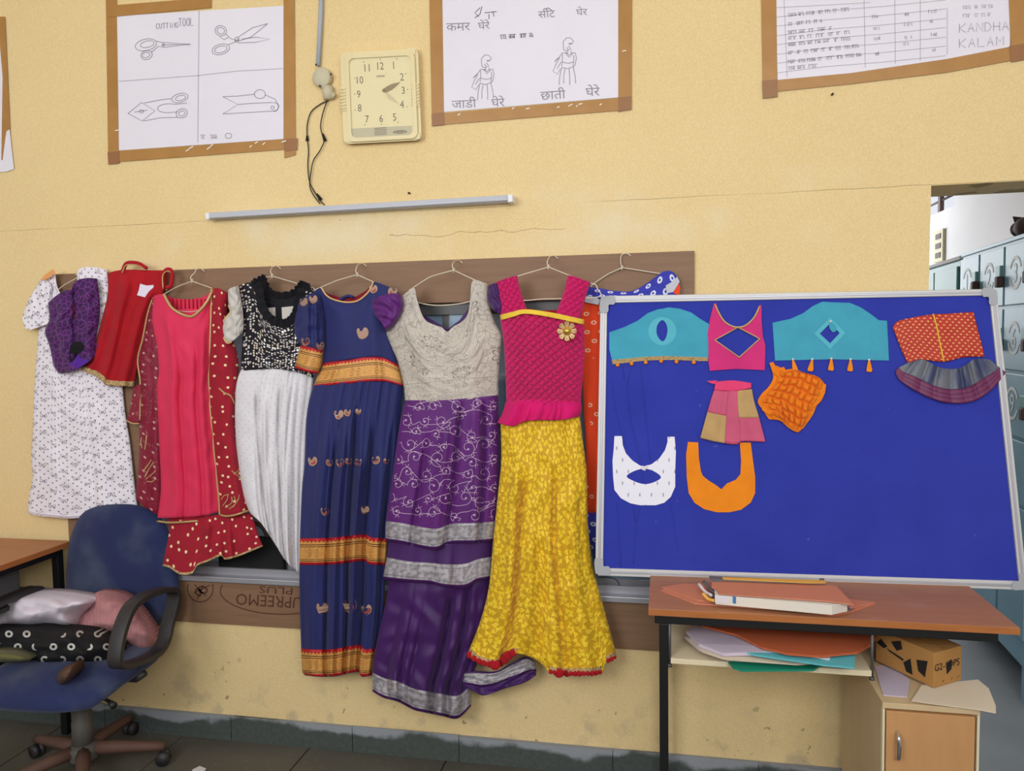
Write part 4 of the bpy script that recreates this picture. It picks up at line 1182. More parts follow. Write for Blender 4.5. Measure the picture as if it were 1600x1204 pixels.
# --- red flared top
g = garment('red_top', 'plain red flared top with gold lace hem and a white paper tag', 'blouse', 185, 605, 2.70)
P = Patch([(169, 427), (180, 423), (200, 421), (235, 422), (262, 422)], [(258, 450), (247, 470), (236, 495), (226, 530), (216, 570), (210, 598)],
          [(125, 577), (136, 582), (150, 588), (161, 597), (165, 601), (185, 603), (208, 604)],
          [(168, 460), (161, 490), (151, 528), (140, 558)], Y=2.705, tilt=.0, bulge=.018,
          folds=ridges([(.3, .42, .10, .018, 0, 1), (.75, .80, .10, .016, .1, 1), (.1, .12, .08, .010, .2, 1), (.55, .6, .05, .006, 0, 1)]))
P.mesh('body', m['red_cloth'], g, 44, 44)
P.mesh('gold_hem', m['gold_trim'], g, 44, 4, t0=.955, t1=1.0, off=.003, thick=.003)
Pp = P.place()
sheet('paper_tag', [(219, 443), (229, 446), (240, 445), (239, 466), (226, 464), (214, 461), (217, 453)], Pp, m['white_tag'], g, thick=.002)
for pts, nm in (([(192, 423), (197, 412), (206, 410), (218, 412), (229, 419)], 'strap_loop'), ([(256, 448), (255, 430), (259, 422), (266, 421), (269, 430), (267, 445), (260, 450)], 'strap_loop')):
    lp = tube(nm, catmull([at(x, y, 2.69-(.004*i)) for i, (x, y) in enumerate(pts)], 5), .0075, m['red_cloth'], g, 8)
    trim_px('gold_piping', [(x-1, y+3) for x, y in pts], wp(2.675), m['gold_trim'], lp, .0025, .004)

# --- purple velvet blouse
g = garment('velvet_blouse', 'small dark purple velvet blouse hung over the white dress', 'blouse', 115, 580, 2.69)
P = Patch([(75, 473), (90, 460), (104, 453), (112, 452), (113, 445), (122, 437), (137, 434), (152, 435)], [(156, 470), (155, 500), (151, 525)],
          [(91, 583), (104, 581), (120, 577), (137, 567), (151, 553)], [(77, 500), (70, 517), (77, 540), (84, 570)], Y=2.695, tilt=0, bulge=.028,
          folds=plus(ridges([(.52, .52, .05, -.012, 0, 1), (.25, .3, .08, .008, 0, 1), (.8, .8, .09, .008, 0, 1)]), crumple(.004, 2.5, 2.5, 2)))
P.mesh('body', m['velvet'], g, 40, 44)
Pp = P.place()
sheet('lining', [(108, 580), (112, 566), (120, 555), (130, 547), (151, 537), (151, 552), (138, 565), (121, 576)], Pp, m['lining'], g, thick=.004)
sheet('hollow_shade', [(108, 552), (110, 540), (118, 533), (128, 535), (131, 545), (120, 554), (111, 566)], Pp, m['black_cloth'], g, thick=.003, smooth_n=4)  # black sheet stands for the shade inside the blouse opening
trim_px('neck_tie', [(112, 474), (116, 482), (114, 490), (119, 497)], Pp, m['dark_red'], g, .002, .003)

# --- crimson salwar set with dotted jacket
hanger('wire hanger holding the crimson dress with beaded jacket', (309, 420), (300, 439), (250, 463), (345, 455), 2.68)
g = garment('crimson_dress', 'crimson tunic with gold-dotted red jacket and ruffled dotted hem', 'dress', 310, 898, 2.67)
J = Patch([(330, 451), (340, 450), (350, 454), (359, 460)], [(355, 490), (360, 520), (369, 545), (373, 570), (371, 610), (368, 650), (371, 690), (377, 725), (383, 765)],
          [(343, 803), (352, 806), (368, 804), (389, 797)], [(330, 480), (328, 540), (326, 570), (327, 620), (333, 690), (338, 740), (342, 780)], Y=2.685, tilt=.02, bulge=.028,
          folds=ridges([(.5, .5, .25, .008, 0, 1), (.85, .7, .1, .008, .3, 1)]))
J.mesh('jacket_front', m['red_dots'], g, 20, 60)
Lj = Patch([(240, 462), (246, 460), (252, 459)], [(250, 520), (254, 600), (254, 700), (256, 780)], [(212, 780), (228, 793), (252, 808)],
           [(231, 488), (223, 528), (215, 562), (219, 600), (218, 660), (217, 720), (213, 760)], Y=2.69, tilt=0, bulge=.018, folds=pleats(2, .002, .012, .1))
Lj.mesh('net_panel', m['net_red'], g, 20, 60)
Sl = Patch([(208, 606), (216, 600), (222, 602)], [(220, 640)], [(197, 657), (206, 662), (219, 663)], [(203, 638)], Y=2.685, tilt=0, bulge=.012)
Sl.mesh('net_sleeve', m['net_red'], g, 10, 12)
T_ = Patch([(240, 462), (256, 459), (262, 471), (270, 482), (285, 491), (300, 494), (313, 484), (324, 470), (333, 451)],
           [(330, 480), (329, 540), (328, 570), (329, 620), (335, 690), (340, 740), (343, 780)],
           [(246, 809), (262, 809), (290, 808), (320, 805), (344, 799)],
           [(238, 500), (245, 540), (248, 580), (245, 605), (247, 650), (249, 700), (251, 740), (251, 770)], Y=2.672, tilt=.01, bulge=.035,
           folds=plus(ridges([(.3, .25, .09, .012, 0, 1), (.58, .6, .08, .008, .1, 1), (.82, .8, .08, .010, .05, 1), (.42, .42, .03, -.008, .2, 1), (.70, .72, .03, -.008, .1, 1)]), crumple(.0025, 1.5, 3)))
T_.mesh('tunic', m['crimson'], g, 44, 70)
Tp = T_.place(); Jp = J.place(); Lp = Lj.place()
trim_px('neck_trim', [(256, 459), (262, 471), (270, 482), (285, 491), (300, 494), (313, 484), (324, 470), (333, 451)], Tp, m['gold_trim'], g, .0055, .003)
sheet('back_collar', [(255, 460), (272, 466), (295, 468), (318, 464), (334, 452), (330, 478), (300, 500), (268, 490)], wp(2.684), m['crimson'], g, thick=.003)
for k in range(9):
    x = 270+k*6.3
    tube('gather', [at(x, 467+.3*math.sin(k), 2.678), at(x+.5, 482, 2.679)], .003, m['red_cloth'], g, 6)
st_ = [(0, t_) for t_ in np.linspace(0, 1, 60)]
trim_st('bead_edging', J, [(0.0, t_) for t_ in np.linspace(0, 1, 60)] + [(s_, 1.0) for s_ in np.linspace(.05, 1, 14)], m['gold_trim'], g, .0042, .006)
trim_st('bead_edging', Lj, [(0.01, t_) for t_ in np.linspace(0.02, .62, 50)], m['gold_trim'], g, .0034, .004)
trim_st('bead_edging', Sl, [(s_, .98) for s_ in np.linspace(0, 1, 12)], m['gold_trim'], g, .003, .004)
trim_px('armhole_trim', [(342, 606), (350, 613), (360, 618), (366, 630)], Jp, m['gold_trim'], g, .003, .004)
strokes('leaf_embroidery', [catmull(l, 5) for l in ([(226, 745), (234, 730), (240, 722)], [(228, 748), (238, 740), (243, 735)], [(224, 735), (232, 725), (236, 718)], [(230, 752), (238, 752), (242, 748)], [(222, 700), (220, 690), (221, 683)], [(226, 702), (228, 690), (229, 680)])], Lp, m['gold_trim'], g, 1.6, .003)
strokes('leaf_embroidery', [catmull(l, 5) for l in ([(348, 790), (355, 780), (356, 772)], [(352, 793), (362, 785), (362, 776)], [(358, 795), (368, 786), (366, 775)], [(346, 780), (350, 774), (358, 772)], [(364, 792), (372, 780), (374, 772)], [(362, 735), (370, 742), (376, 746)], [(365, 740), (372, 735), (374, 728)])], Jp, m['gold_trim'], g, 1.5, .004)
R_ = Patch([(262, 809), (300, 806), (340, 804), (370, 800), (394, 803)], [(400, 822), (405, 838)],
           [(254, 884), (265, 887), (275, 894), (284, 898), (300, 896), (308, 884), (325, 877), (345, 868), (352, 874), (375, 868), (411, 853)],
           [(264, 830), (259, 858)], Y=2.69, tilt=.02, bulge=.03, folds=plus(pleats(5, .002, .022, .1, .06), ridges([(.45, .42, .05, .015, .1, 1)])))
R_.mesh('ruffle', m['red_dots'], g, 60, 30)
R_.mesh('gold_hem', m['gold_trim'], g, 60, 3, t0=.955, t1=1.0, off=.003, thick=.003)
trim_st('gold_hem_tunic', Patch([(246, 812), (270, 814), (313, 811)], [], [(246, 816), (270, 818), (313, 815)], [], Y=2.672, tilt=0, bulge=.02), [(a, .5) for a in np.linspace(0, 1, 20)], m['gold_trim'], g, .0045, .004)

# --- white net dress with black sequinned bodice
hanger('wire hanger in the black ruffled neck of the sequinned dress', (428, 416), (425, 431), (397, 443), (490, 450), 2.675)
g = garment('sequin_dress', 'white net dress with black sequinned bodice and black ruffled neck', 'dress', 430, 895, 2.68)
K = Patch([(377, 577), (400, 575), (430, 574), (460, 578), (490, 588)], [(487, 620), (482, 660), (478, 720), (476, 800), (474, 860)],
          [(398, 806), (412, 820), (428, 846), (445, 874), (460, 889), (474, 897)], [(371, 592), (367, 620), (368, 680), (373, 735), (381, 775), (390, 800)],
          Y=2.69, tilt=.02, bulge=.030, folds=plus(pleats(8.5, .007, .015, .3, .05, 1.0, .12), ridges([(.35, .5, .04, .012, .1, 1), (.65, .75, .05, .012, .0, 1), (.25, .40, .018, -.020, .1, 1), (.55, .68, .018, -.022, .05, 1), (.80, .86, .018, -.018, .0, 1)])))
K.mesh('skirt', m['white_net'], g, 60, 70)
B_ = Patch([(373, 446), (390, 441), (400, 450), (404, 472), (414, 494), (432, 506), (450, 506), (464, 492), (470, 470), (474, 455), (490, 450)],
           [(491, 500), (491, 545)], [(377, 579), (400, 577), (430, 576), (460, 580), (490, 590)], [(380, 490), (379, 530), (377, 560)], Y=2.682, tilt=.01, bulge=.03,
           folds=plus(ridges([(.3, .3, .12, .010, .2, 1), (.7, .7, .12, .010, .2, 1)]), crumple(.003, 2, 2)))
B_.mesh('bodice', m['sequin'], g, 56, 50)
Bp = B_.place()
ruf = [(394, 441), (401, 450), (405, 472), (415, 494), (432, 506), (450, 506), (464, 492), (470, 470), (474, 452)]
Q = catmull(ruf, 8)
V, F = [], []
for i, (x, y) in enumerate(Q):
    j = min(i+1, len(Q)-1); i0 = max(0, i-1)
    d = Q[j]-Q[i0]; d /= np.linalg.norm(d); nrm = np.array([-d[1], d[0]])
    for k in range(5):
        w_ = (-4+k*3.4); wob = 1.5*math.sin(i*1.7+k)
        V.append(at(x-nrm[0]*(w_+wob*.4), y-nrm[1]*(w_+wob*.4), 2.640-.006*math.sin(i*1.25)*(k/4)-.003*k))
for i in range(len(Q)-1):
    for k in range(4): F.append((i*5+k, i*5+k+1, i*5+6+k, i*5+5+k))
mk('neck_ruffle', V, F, m['black_cloth'], g, True)
sheet('net_yoke', [(398, 446), (410, 455), (425, 460), (445, 461), (462, 457), (474, 450), (472, 475), (464, 495), (448, 507), (430, 506), (412, 494), (403, 472)], wp(2.672), m['black_net'], g, thick=.002)
sheet('back_panel', [(396, 442), (408, 434), (414, 440), (420, 455), (440, 461), (460, 458), (468, 446), (474, 444), (486, 450), (486, 470), (460, 490), (420, 490), (402, 470)], wp(2.688), m['black_net'], g, thick=.002)
sheet('net_window', [(418, 481), (430, 480), (431, 502), (424, 500)], wp(2.6705), m['cream_net'], g, thick=.001)
sheet('net_window', [(440, 480), (458, 478), (460, 494), (450, 503), (441, 503)], wp(2.6705), m['cream_net'], g, thick=.001)
rp = catmull([(392, 443), (404, 437), (413, 434), (418, 445), (425, 457), (440, 461), (457, 457), (466, 448), (472, 443), (487, 450)], 9)
V, F = [], []
for i, (x, y) in enumerate(rp):
    wv = math.sin(i*1.15)
    for k in range(4):
        V.append(at(x+.8*wv*k, y+6-k*3.6+.9*math.sin(i*2.3)*(k/3), 2.666+.007*wv*(k/3)-.003*k))
for i in range(len(rp)-1):
    for k in range(3): F.append((i*4+k, i*4+k+1, i*4+5+k, i*4+4+k))
mk('ruffle_edge', V, F, m['black_cloth'], g, True)
S_ = Patch([(356, 453), (362, 449), (373, 446)], [(379, 480), (381, 505)], [(349, 527), (356, 536), (368, 529), (380, 518)], [(357, 475), (360, 487), (350, 500), (347, 514)], Y=2.66, tilt=0, bulge=.022,
           folds=plus(crumple(.006, 1.5, 2.5, .7), pleats(3, .003, .006)))
S_.mesh('sleeve', m['cream_net'], g, 20, 26)
trim_st('sleeve_frill', S_, [(0.0, t_) for t_ in np.linspace(.3, 1, 24)] + [(s_, 1) for s_ in np.linspace(.05, .4, 8)], m['beige_pipe'], g, .0035, .003)

# --- navy silk gown
hanger('wire hanger in the round neck of the navy gown', (562, 412), (558, 429), (494, 452), (592, 444), 2.665)
g = garment('navy_gown', 'long navy silk gown with woven gold borders and bird motifs', 'dress', 530, 1055, 2.66)
K = Patch([(490, 602), (540, 597), (595, 594), (631, 602)], [(627, 640), (620, 700), (614, 760), (609, 810), (604, 860), (600, 940), (594, 1000)],
          [(477, 1055), (500, 1057), (525, 1056), (548, 1051), (560, 1050), (566, 1057), (586, 1054)], [(483, 625), (478, 660), (476, 720), (472, 760), (470, 800), (468, 860), (468, 930), (470, 1000), (472, 1046)],
          Y=2.672, tilt=.03, bulge=.035, folds=plus(pleats(11, .008, .004, .15, .03), ridges([(.42, .38, .05, .020, .12, 1), (.62, .62, .04, .020, .2, 1), (.22, .12, .07, .012, .1, 1), (.85, .9, .05, .014, .2, 1), (.52, .56, .025, -.030, .05, 1), (.33, .30, .02, -.024, .15, 1), (.72, .74, .02, -.026, .1, 1), (.93, .95, .02, -.02, .1, 1)])))
K.mesh('skirt', m['navy'], g, 90, 110)
K.mesh('middle_border', m['gold_band'], g, 90, 10, t0=.530, t1=.620, off=.003, uv=1, thick=.003)
K.mesh('hem_border', m['gold_band'], g, 90, 10, t0=.905, t1=.998, off=.003, uv=1, thick=.003)
B_ = Patch([(488, 457), (502, 449), (510, 461), (522, 468), (541, 472), (558, 470), (572, 460), (580, 449), (583, 440), (605, 447), (624, 458)],
           [(616, 490), (616, 520), (620, 550)], [(505, 567), (540, 562), (590, 557), (622, 569)], [(500, 480), (506, 510), (507, 540)], Y=2.668, tilt=.02, bulge=.035,
           folds=ridges([(.3, .32, .15, .008, .1, 1), (.7, .66, .12, .008, .1, 1)]))
B_.mesh('bodice', m['navy'], g, 50, 46)
Bp = B_.place()
W_ = Patch([(505, 567), (540, 562), (590, 557), (623, 570)], [(627, 585)], [(489, 604), (540, 599), (595, 595), (632, 603)], [(497, 585)], Y=2.668, tilt=.02, bulge=.040,
           folds=ridges([(.22, .2, .03, .006, 0, 1), (.72, .72, .03, .006, 0, 1)]))
W_.mesh('waist_border', m['gold_band'], g, 50, 14, uv=1)
trim_px('neck_piping', [(502, 449), (510, 461), (522, 468), (541, 472), (558, 470), (572, 460), (580, 449), (583, 440)], Bp, m['beige_pipe'], g, .0032, .003)
sheet('back_neck', [(501, 450), (513, 459), (530, 464), (556, 463), (572, 454), (583, 441), (580, 460), (560, 474), (530, 474), (510, 464)], wp(2.676), m['maroon'], g, thick=.003)
trim_px('tie_knot', [(532, 468), (538, 464), (545, 462), (552, 464)], wp(2.665), m['navy'], g, .006, .002)
S_ = Patch([(488, 457), (478, 463), (470, 467)][::-1] + [(500, 462)], [(505, 490), (507, 520), (506, 545)], [(470, 539), (488, 543), (505, 546)], [(464, 480), (460, 505), (462, 525)], Y=2.645, tilt=0, bulge=.035,
           folds=plus(ridges([(.45, .4, .1, .012, .0, .9), (.75, .7, .08, .010, .1, 1)]), crumple(.005, 1, 1.5)))
S_.mesh('sleeve', m['navy'], g, 24, 30)
C_ = Patch([(470, 539), (488, 543), (505, 546)], [(503, 565)], [(460, 574), (478, 580), (497, 584)], [(465, 556)], Y=2.645, tilt=0, bulge=.036)
C_.mesh('sleeve_border', m['gold_band'], g, 20, 14, uv=1)
def bird(x, y, k, placef, parent, flip=1):
    q = lambda l: [(x+flip*a*k, y+b*k) for a, b in l]
    t1 = sheet('bird_motif', q([(-9, -4), (-7, -9), (-4, -7), (-4, -4), (-1, -4), (1, -6), (2, -9), (5, -10), (8, -8), (10, -3), (9, 3), (5, 7), (0, 9), (-5, 7), (-7, 3)]), placef, m['buti'], parent, thick=.0030)
    sheet('bird_centre', q([(-3, 2), (1, 2), (4, -3), (6, -1), (5, 4), (0, 6), (-3, 5)]), placef, m['buti_red'], t1, thick=.0040)
bird(566, 521, 1.0, Bp, g); bird(583, 452, .7, Bp, g); bird(614, 457, .8, Bp, g, -1)
Kp = K.place()
for x, y, k in ((488, 721, .8), (515, 723, .6), (531, 723, .7), (545, 721, .6), (560, 722, .6), (587, 719, .7), (604, 721, .5), (507, 799, .7), (570, 797, .7), (503, 951, 1.0), (546, 947, 1.15), (572, 953, .9), (529, 648, .8), (543, 645, .6), (560, 643, .5)):
    bird(x, y, k, Kp, g, 1 if k > .6 else -1)
Sp = S_.place()
for x, y in ((474, 472), (489, 468), (477, 534), (500, 541)): bird(x, y, .7, Sp, g)

# --- silver and purple tiered gown
hanger('wire hanger in the deep neck of the silver-bodice purple gown', (712, 407), (709, 422), (640, 453), (752, 442), 2.66, True, (672, 432), None, [(652, 472), (690, 477), (740, 469)])
g = garment('purple_gown', 'tiered purple gown with silver brocade bodice and silver borders', 'dress', 690, 1122, 2.65)
T3 = Patch([(608, 900), (650, 905), (710, 910), (765, 900)], [(763, 940), (758, 985), (748, 1030), (738, 1060)],
           [(582, 1080), (600, 1090), (622, 1096), (645, 1108), (660, 1112), (690, 1118), (715, 1122), (736, 1103)], [(605, 930), (596, 970), (587, 1010), (582, 1045)],
           Y=2.67, tilt=.03, bulge=.04, folds=plus(pleats(5.5, .004, .030, .6, .06), crumple(.006, 2, 2), ridges([(.62, .60, .03, -.03, .05, 1), (.78, .74, .03, -.03, .0, 1)])))
T3.mesh('lower_tier', m['purple_dark'], g, 70, 60)
T3.mesh('hem_border', m['silver_band'], g, 70, 8, t0=.84, t1=.998, off=.003, uv=1, thick=.003)
FH = Patch([(706, 1052), (740, 1048), (775, 1048), (800, 1035), (822, 1026), (836, 1034)], [(838, 1045)], [(716, 1070), (740, 1080), (757, 1086), (790, 1075), (820, 1066), (838, 1054)], [(708, 1060)], Y=2.68, tilt=.02, bulge=.035,
           folds=plus(pleats(3, .004, .012, .2), crumple(.006, 2, 1.5)))
FH.mesh('turned_up_hem', m['purple_dark'], g, 40, 16)
FH.mesh('turned_border', m['silver_band'], g, 40, 8, t0=.08, t1=.62, off=.004, uv=1, thick=.003)
T2 = Patch([(608, 838), (650, 848), (710, 848), (770, 838)], [(768, 870)], [(598, 905), (640, 909), (672, 911), (690, 916), (725, 918), (745, 908), (768, 904)], [(605, 865)], Y=2.66, tilt=.03, bulge=.044,
           folds=pleats(4, .005, .018, .3, .07))
T2.mesh('middle_tier', m['purple_dark'], g, 60, 26)
T2.mesh('tier_border', m['silver_band'], g, 60, 8, t0=.48, t1=.995, off=.003, uv=1, thick=.003)
T1 = Patch([(633, 625), (690, 625), (740, 621), (779, 617)], [(780, 660), (781, 720), (778, 790)], [(602, 845), (630, 849), (660, 856), (682, 858), (704, 849), (740, 848), (773, 845)], [(625, 660), (616, 720), (610, 765), (603, 812)],
           Y=2.66, tilt=.03, bulge=.050, folds=plus(pleats(3.5, .004, .018, .1, .05), ridges([(.47, .45, .05, .010, .1, 1), (.75, .78, .06, .012, 0, 1), (.60, .56, .018, -.022, .0, 1), (.84, .86, .02, -.024, .0, 1), (.30, .24, .02, -.014, .2, 1)])))
T1.mesh('upper_tier', m['purple'], g, 70, 70)
T1.mesh('tier_border', m['silver_band'], g, 70, 8, t0=.862, t1=.998, off=.003, uv=1, thick=.003)
# scroll embroidery on the upper tier
vine = []
def spiral(cx, cy, r, turn, a0, flip):
    out = []
    for i in range(26):
        t_ = i/25; rr = r*(1-.82*t_); a = a0+flip*turn*2*math.pi*t_
        out.append((cx+rr*math.cos(a), cy+rr*math.sin(a)))
    return out
rr_ = random.Random(5)
def inside(x, y):
    i, e = T1.near(x, y); return e < 1.5 and .02 < T1.gs[i] < .98 and T1.gt[i] < .85
row = 0
for cy in range(634, 815, 21):
    row += 1; prev = None
    for cx in range(606+(row % 2)*15, 792, 30):
        x, y = cx+rr_.uniform(-5, 5), cy+rr_.uniform(-5, 5); rr = rr_.uniform(7, 14); a0 = rr_.uniform(0, 6.28); fl = rr_.choice((-1, 1))
        sp = spiral(x, y, rr, 1.15, a0, fl)
        if prev is not None: vine.append(catmull([prev, ((prev[0]+sp[0][0])/2+rr_.uniform(-4, 4), (prev[1]+sp[0][1])/2+rr_.uniform(-8, 8)), sp[0]], 8).tolist())
        prev = sp[6]
        vine.append(sp); vine.append(ell(sp[-1][0], sp[-1][1], 1.4, 1.4, 0, 6)); vine.append(ell(sp[-1][0], sp[-1][1], .6, .6, 0, 6))
        for i in (5, 12):
            p_ = sp[i]; dd = np.array(p_)-np.array((x, y)); dd /= np.linalg.norm(dd)+1e-6
            for w_ in (-1, 1): vine.append([p_, (p_[0]+dd[0]*4+w_*dd[1]*3, p_[1]+dd[1]*4-w_*dd[0]*3)])
vine2 = []
for l in vine:
    cur = []
    for p_ in l:
        if inside(*p_): cur.append(p_)
        else:
            if len(cur) > 2: vine2.append(cur)
            cur = []
    if len(cur) > 1: vine2.append(cur)
_T1p = T1.place()
o = strokes('scroll_embroidery', vine2, _T1p, m['thread'], g, .62, .0025); o['kind'] = 'stuff'
B_ = Patch([(627, 463), (637, 455), (647, 449), (651, 464), (656, 482), (664, 499), (678, 507), (690, 511), (699, 518), (708, 510), (721, 503), (731, 490), (735, 464), (739, 438), (762, 443)],
           [(765, 475), (773, 503), (784, 523), (783, 540), (780, 575)], [(633, 627), (690, 627), (740, 623), (779, 618)], [(620, 490), (604, 516), (612, 542), (622, 566), (630, 598)],
           Y=2.665, tilt=.03, bulge=.042, folds=plus(ridges([(.28, .3, .14, .012, .15, 1), (.68, .68, .14, .010, .15, 1), (.5, .5, .06, -.005, .2, 1)]), crumple(.002, 2, 3)))
B_.mesh('bodice', m['brocade'], g, 64, 56)
Bp = B_.place()
tube('bodice_seam', [Bp(x, y, .001) for x, y in np.stack([np.linspace(633, 779, 30), 600-5*np.sin(np.linspace(0, 1.57, 30))-np.linspace(0, 8, 30)], 1)], .0016, m['brocade'], g, 6)
sheet('back_facing', [(640, 456), (648, 452), (660, 490), (690, 508), (699, 514), (718, 500), (733, 480), (737, 445), (745, 470), (736, 505), (699, 528), (660, 510), (646, 480)], wp(2.676), m['purple_dark'], g, thick=.002)
S_ = Patch([(582, 467), (598, 461), (612, 458), (627, 459)], [(631, 476), (625, 495), (614, 511)], [(590, 497), (596, 504), (603, 518)], [(581, 478), (585, 490)], Y=2.63, tilt=0, bulge=.04, folds=plus(crumple(.007, 1.2, 1.2, .5), pleats(3, .003, .004)))
S_.mesh('puff_sleeve', m['purple'], g, 24, 24)
S_ = Patch([(762, 448), (770, 443), (780, 442)], [(786, 462), (787, 480)], [(768, 482), (778, 489), (786, 488)], [(761, 462), (764, 474)], Y=2.655, tilt=0, bulge=.03, folds=crumple(.005, 1.3, 1, .2))
S_.mesh('puff_sleeve', m['purple_dark'], g, 18, 20)

# --- magenta smocked bodice with yellow lace skirt
hanger('wire hanger carrying the magenta straps above the yellow skirt', (861, 400), (857, 417), (770, 447), (931, 445), 2.64, True, (806, 432), (887, 429), [(780, 461), (815, 469), (850, 467), (900, 466), (938, 463)])
g = garment('magenta_dress', 'magenta smocked bodice over a long yellow leaf-lace skirt', 'dress', 845, 1056, 2.64)
K = Patch([(782, 656), (820, 654), (870, 652), (906, 650)], [(911, 690), (917, 740), (919, 820), (926, 880), (941, 940), (955, 990)],
          [(730, 1021), (745, 1032), (762, 1038), (776, 1038), (790, 1028), (802, 1020), (830, 1026), (850, 1040), (860, 1050), (900, 1053), (940, 1050), (946, 1036), (964, 1026)],
          [(783, 720), (777, 780), (771, 840), (764, 915), (751, 968), (737, 1005)], Y=2.655, tilt=.03, bulge=.045,
          folds=plus(pleats(3.2, .003, .026, .35, .05, 1.0, .1), ridges([(.18, .2, .05, .012, .1, 1), (.85, .8, .06, .016, .2, 1), (.45, .35, .05, .012, .4, 1), (.62, .66, .025, -.022, .15, 1), (.30, .22, .025, -.020, .2, 1)]), crumple(.004, 3, 3)))
K.mesh('skirt', m['lace'], g, 90, 120)
Kp = K.place()
for s0, s1, n_ in ((0.0, .33, 10), (.56, .885, 13), (.93, 1.0, 3)):
    K.mesh('gold_hem', m['gold_trim'], g, 30, 3, s0=s0, s1=s1, t0=.975, t1=.992, off=.003, thick=.003)
    for i in range(n_):
        a = s0+(s1-s0)*(i+.5)/n_; c0 = K.pt(np.array(a), np.array(.992), .002); c1 = K.pt(np.array(min(1, a+(s1-s0)/n_)), np.array(.992), .002)
        w_ = np.linalg.norm(c1-c0)*.56
        o = lathe('scallop', c0+np.array([0, 0, -.004]), [(w_, 0), (w_, -.003), (w_*.6, -.0045)], m['red_cloth'], g, 10, 'y')
# smocked bodice: lattice of puckers in the cloth itself
def smock(nu, nv, amp):
    def f(S, T):
        a = S*nu+T*nv; b = S*nu-T*nv
        fa, fb = 2*(a-np.floor(a))-1, 2*(b-np.floor(b))-1
        par = (np.floor(a)+np.floor(b)) % 2
        pil = np.where(par == 0, (1-np.abs(fa)**2)*(1-np.abs(fb)**6), (1-np.abs(fb)**2)*(1-np.abs(fa)**6))
        return amp*pil**.7
    return f
B_ = Patch([(781, 496), (800, 491), (822, 487), (862, 491), (913, 503)], [(913, 560), (909, 610)], [(791, 634), (830, 630), (870, 632), (907, 634)], [(787, 535), (790, 590)], Y=2.655, tilt=.02, bulge=.04,
           folds=plus(smock(9.5, 11.5, .011), ridges([(.5, .5, .3, .008, 0, 1)])))
B_.mesh('bodice', m['magenta_s'], g, 170, 190)
for tp, rt, bt, lf, nm in (([(774, 441), (790, 435), (808, 430)], [(814, 455)], [(782, 494), (800, 491), (824, 486)], [(779, 468)], 'strap'),
                           ([(887, 429), (904, 434), (923, 441)], [(915, 465)], [(868, 490), (885, 495), (906, 500)], [(880, 458)], 'strap')):
    S_ = Patch(tp, rt, bt, lf, Y=2.645, tilt=0, bulge=.02, folds=smock(3.5, 5, .007)); S_.mesh(nm, m['magenta_s'], g, 50, 80)
Y_ = Patch([(781, 492), (800, 487), (822, 483), (862, 488), (913, 499)], [], [(783, 500), (801, 495), (822, 490), (862, 496), (912, 507)], [], Y=2.640, tilt=.02, bulge=.052, folds=pleats(9, .001, .003, .1, .1))
Y_.mesh('yellow_piping', m['yellow_pipe'], g, 60, 5, thick=.006)
sheet('back_neck', [(822, 481), (840, 485), (870, 484), (868, 500), (822, 496)], wp(2.652), m['dark_red'], g, thick=.003)
PE = Patch([(790, 628), (830, 624), (870, 626), (908, 628)], [(909, 640)], [(777, 660), (790, 664), (804, 665), (820, 658), (845, 656), (875, 656), (906, 650)], [(785, 645)], Y=2.645, tilt=.02, bulge=.05, folds=plus(pleats(8, .004, .018, .2, .06), ridges([(.16, .1, .08, .014, .0, 1)])))
PE.mesh('peplum', m['magenta'], g, 80, 22)
fc = B_.place()(886, 517, .012)
br = []
for k in range(8):
    a = k*math.pi/4; d = np.array([math.cos(a), 0, math.sin(a)]); e = np.array([-math.sin(a), 0, math.cos(a)])
    V = [fc+d*.008-e*.004, fc+d*.030-e*.009+np.array([0, -.004, 0]), fc+d*.034+np.array([0, -.007, 0]), fc+d*.030+e*.009+np.array([0, -.004, 0]), fc+d*.008+e*.004,
         fc+d*.008+np.array([0, .002, 0])]
    mk('brooch_petal', V, [(0, 1, 2, 3, 4), (0, 4, 5), (0, 5, 1), (1, 5, 2), (2, 5, 3), (3, 5, 4)], m['gold_trim'], g)
lathe('brooch_centre', fc, [(.014, 0), (.014, -.006), (.008, -.014), (.001, -.016)], m['gold_metal'], g, 12, 'y')

# --- orange tie-dye dress behind the board
hanger('wire hanger with the blue tie-dyed yoke hung farthest toward the doorway', (975, 396), (972, 418), (926, 444), (1036, 428), 2.722)
g = garment('tie_dye_dress', 'orange tie-dyed dress with gathered blue yoke half behind the board', 'dress', 930, 860, 2.73)
K = Patch([(904, 470), (925, 468), (960, 466)], [(962, 600), (960, 720)], [(916, 800), (930, 802), (958, 802)], [(908, 560), (912, 640), (916, 720)], Y=2.731, tilt=-.002, bulge=.006, folds=pleats(3, .002, .006, .1))
K.mesh('skirt', m['orange_tie'], g, 20, 40)
K = Patch([(914, 798), (930, 800), (958, 800)], [(956, 840)], [(928, 872), (940, 874), (956, 874)], [(919, 835)], Y=2.73, tilt=0, bulge=.008, folds=pleats(3, .002, .006, .1))
K.mesh('hem_panel', m['blue_tie'], g, 16, 16)
K = Patch([(915, 447), (935, 450), (960, 454), (985, 455), (1005, 446), (1025, 432), (1037, 424), (1050, 424), (1060, 434)], [(1062, 446)],
          [(912, 471), (935, 466), (960, 466), (985, 466), (1010, 466), (1035, 466), (1050, 466), (1056, 464), (1060, 460)], [(912, 460)], Y=2.726, tilt=0, bulge=.014, folds=plus(pleats(12, .003, .004, .1, .05), crumple(.002, 3, 1)))
K.mesh('gathered_yoke', m['blue_tie'], g, 70, 12)
sheet('silver_edge', [(913, 462), (930, 464), (938, 468), (935, 476), (914, 472)], wp(2.708), m['lamp_grey'], g, thick=.002)
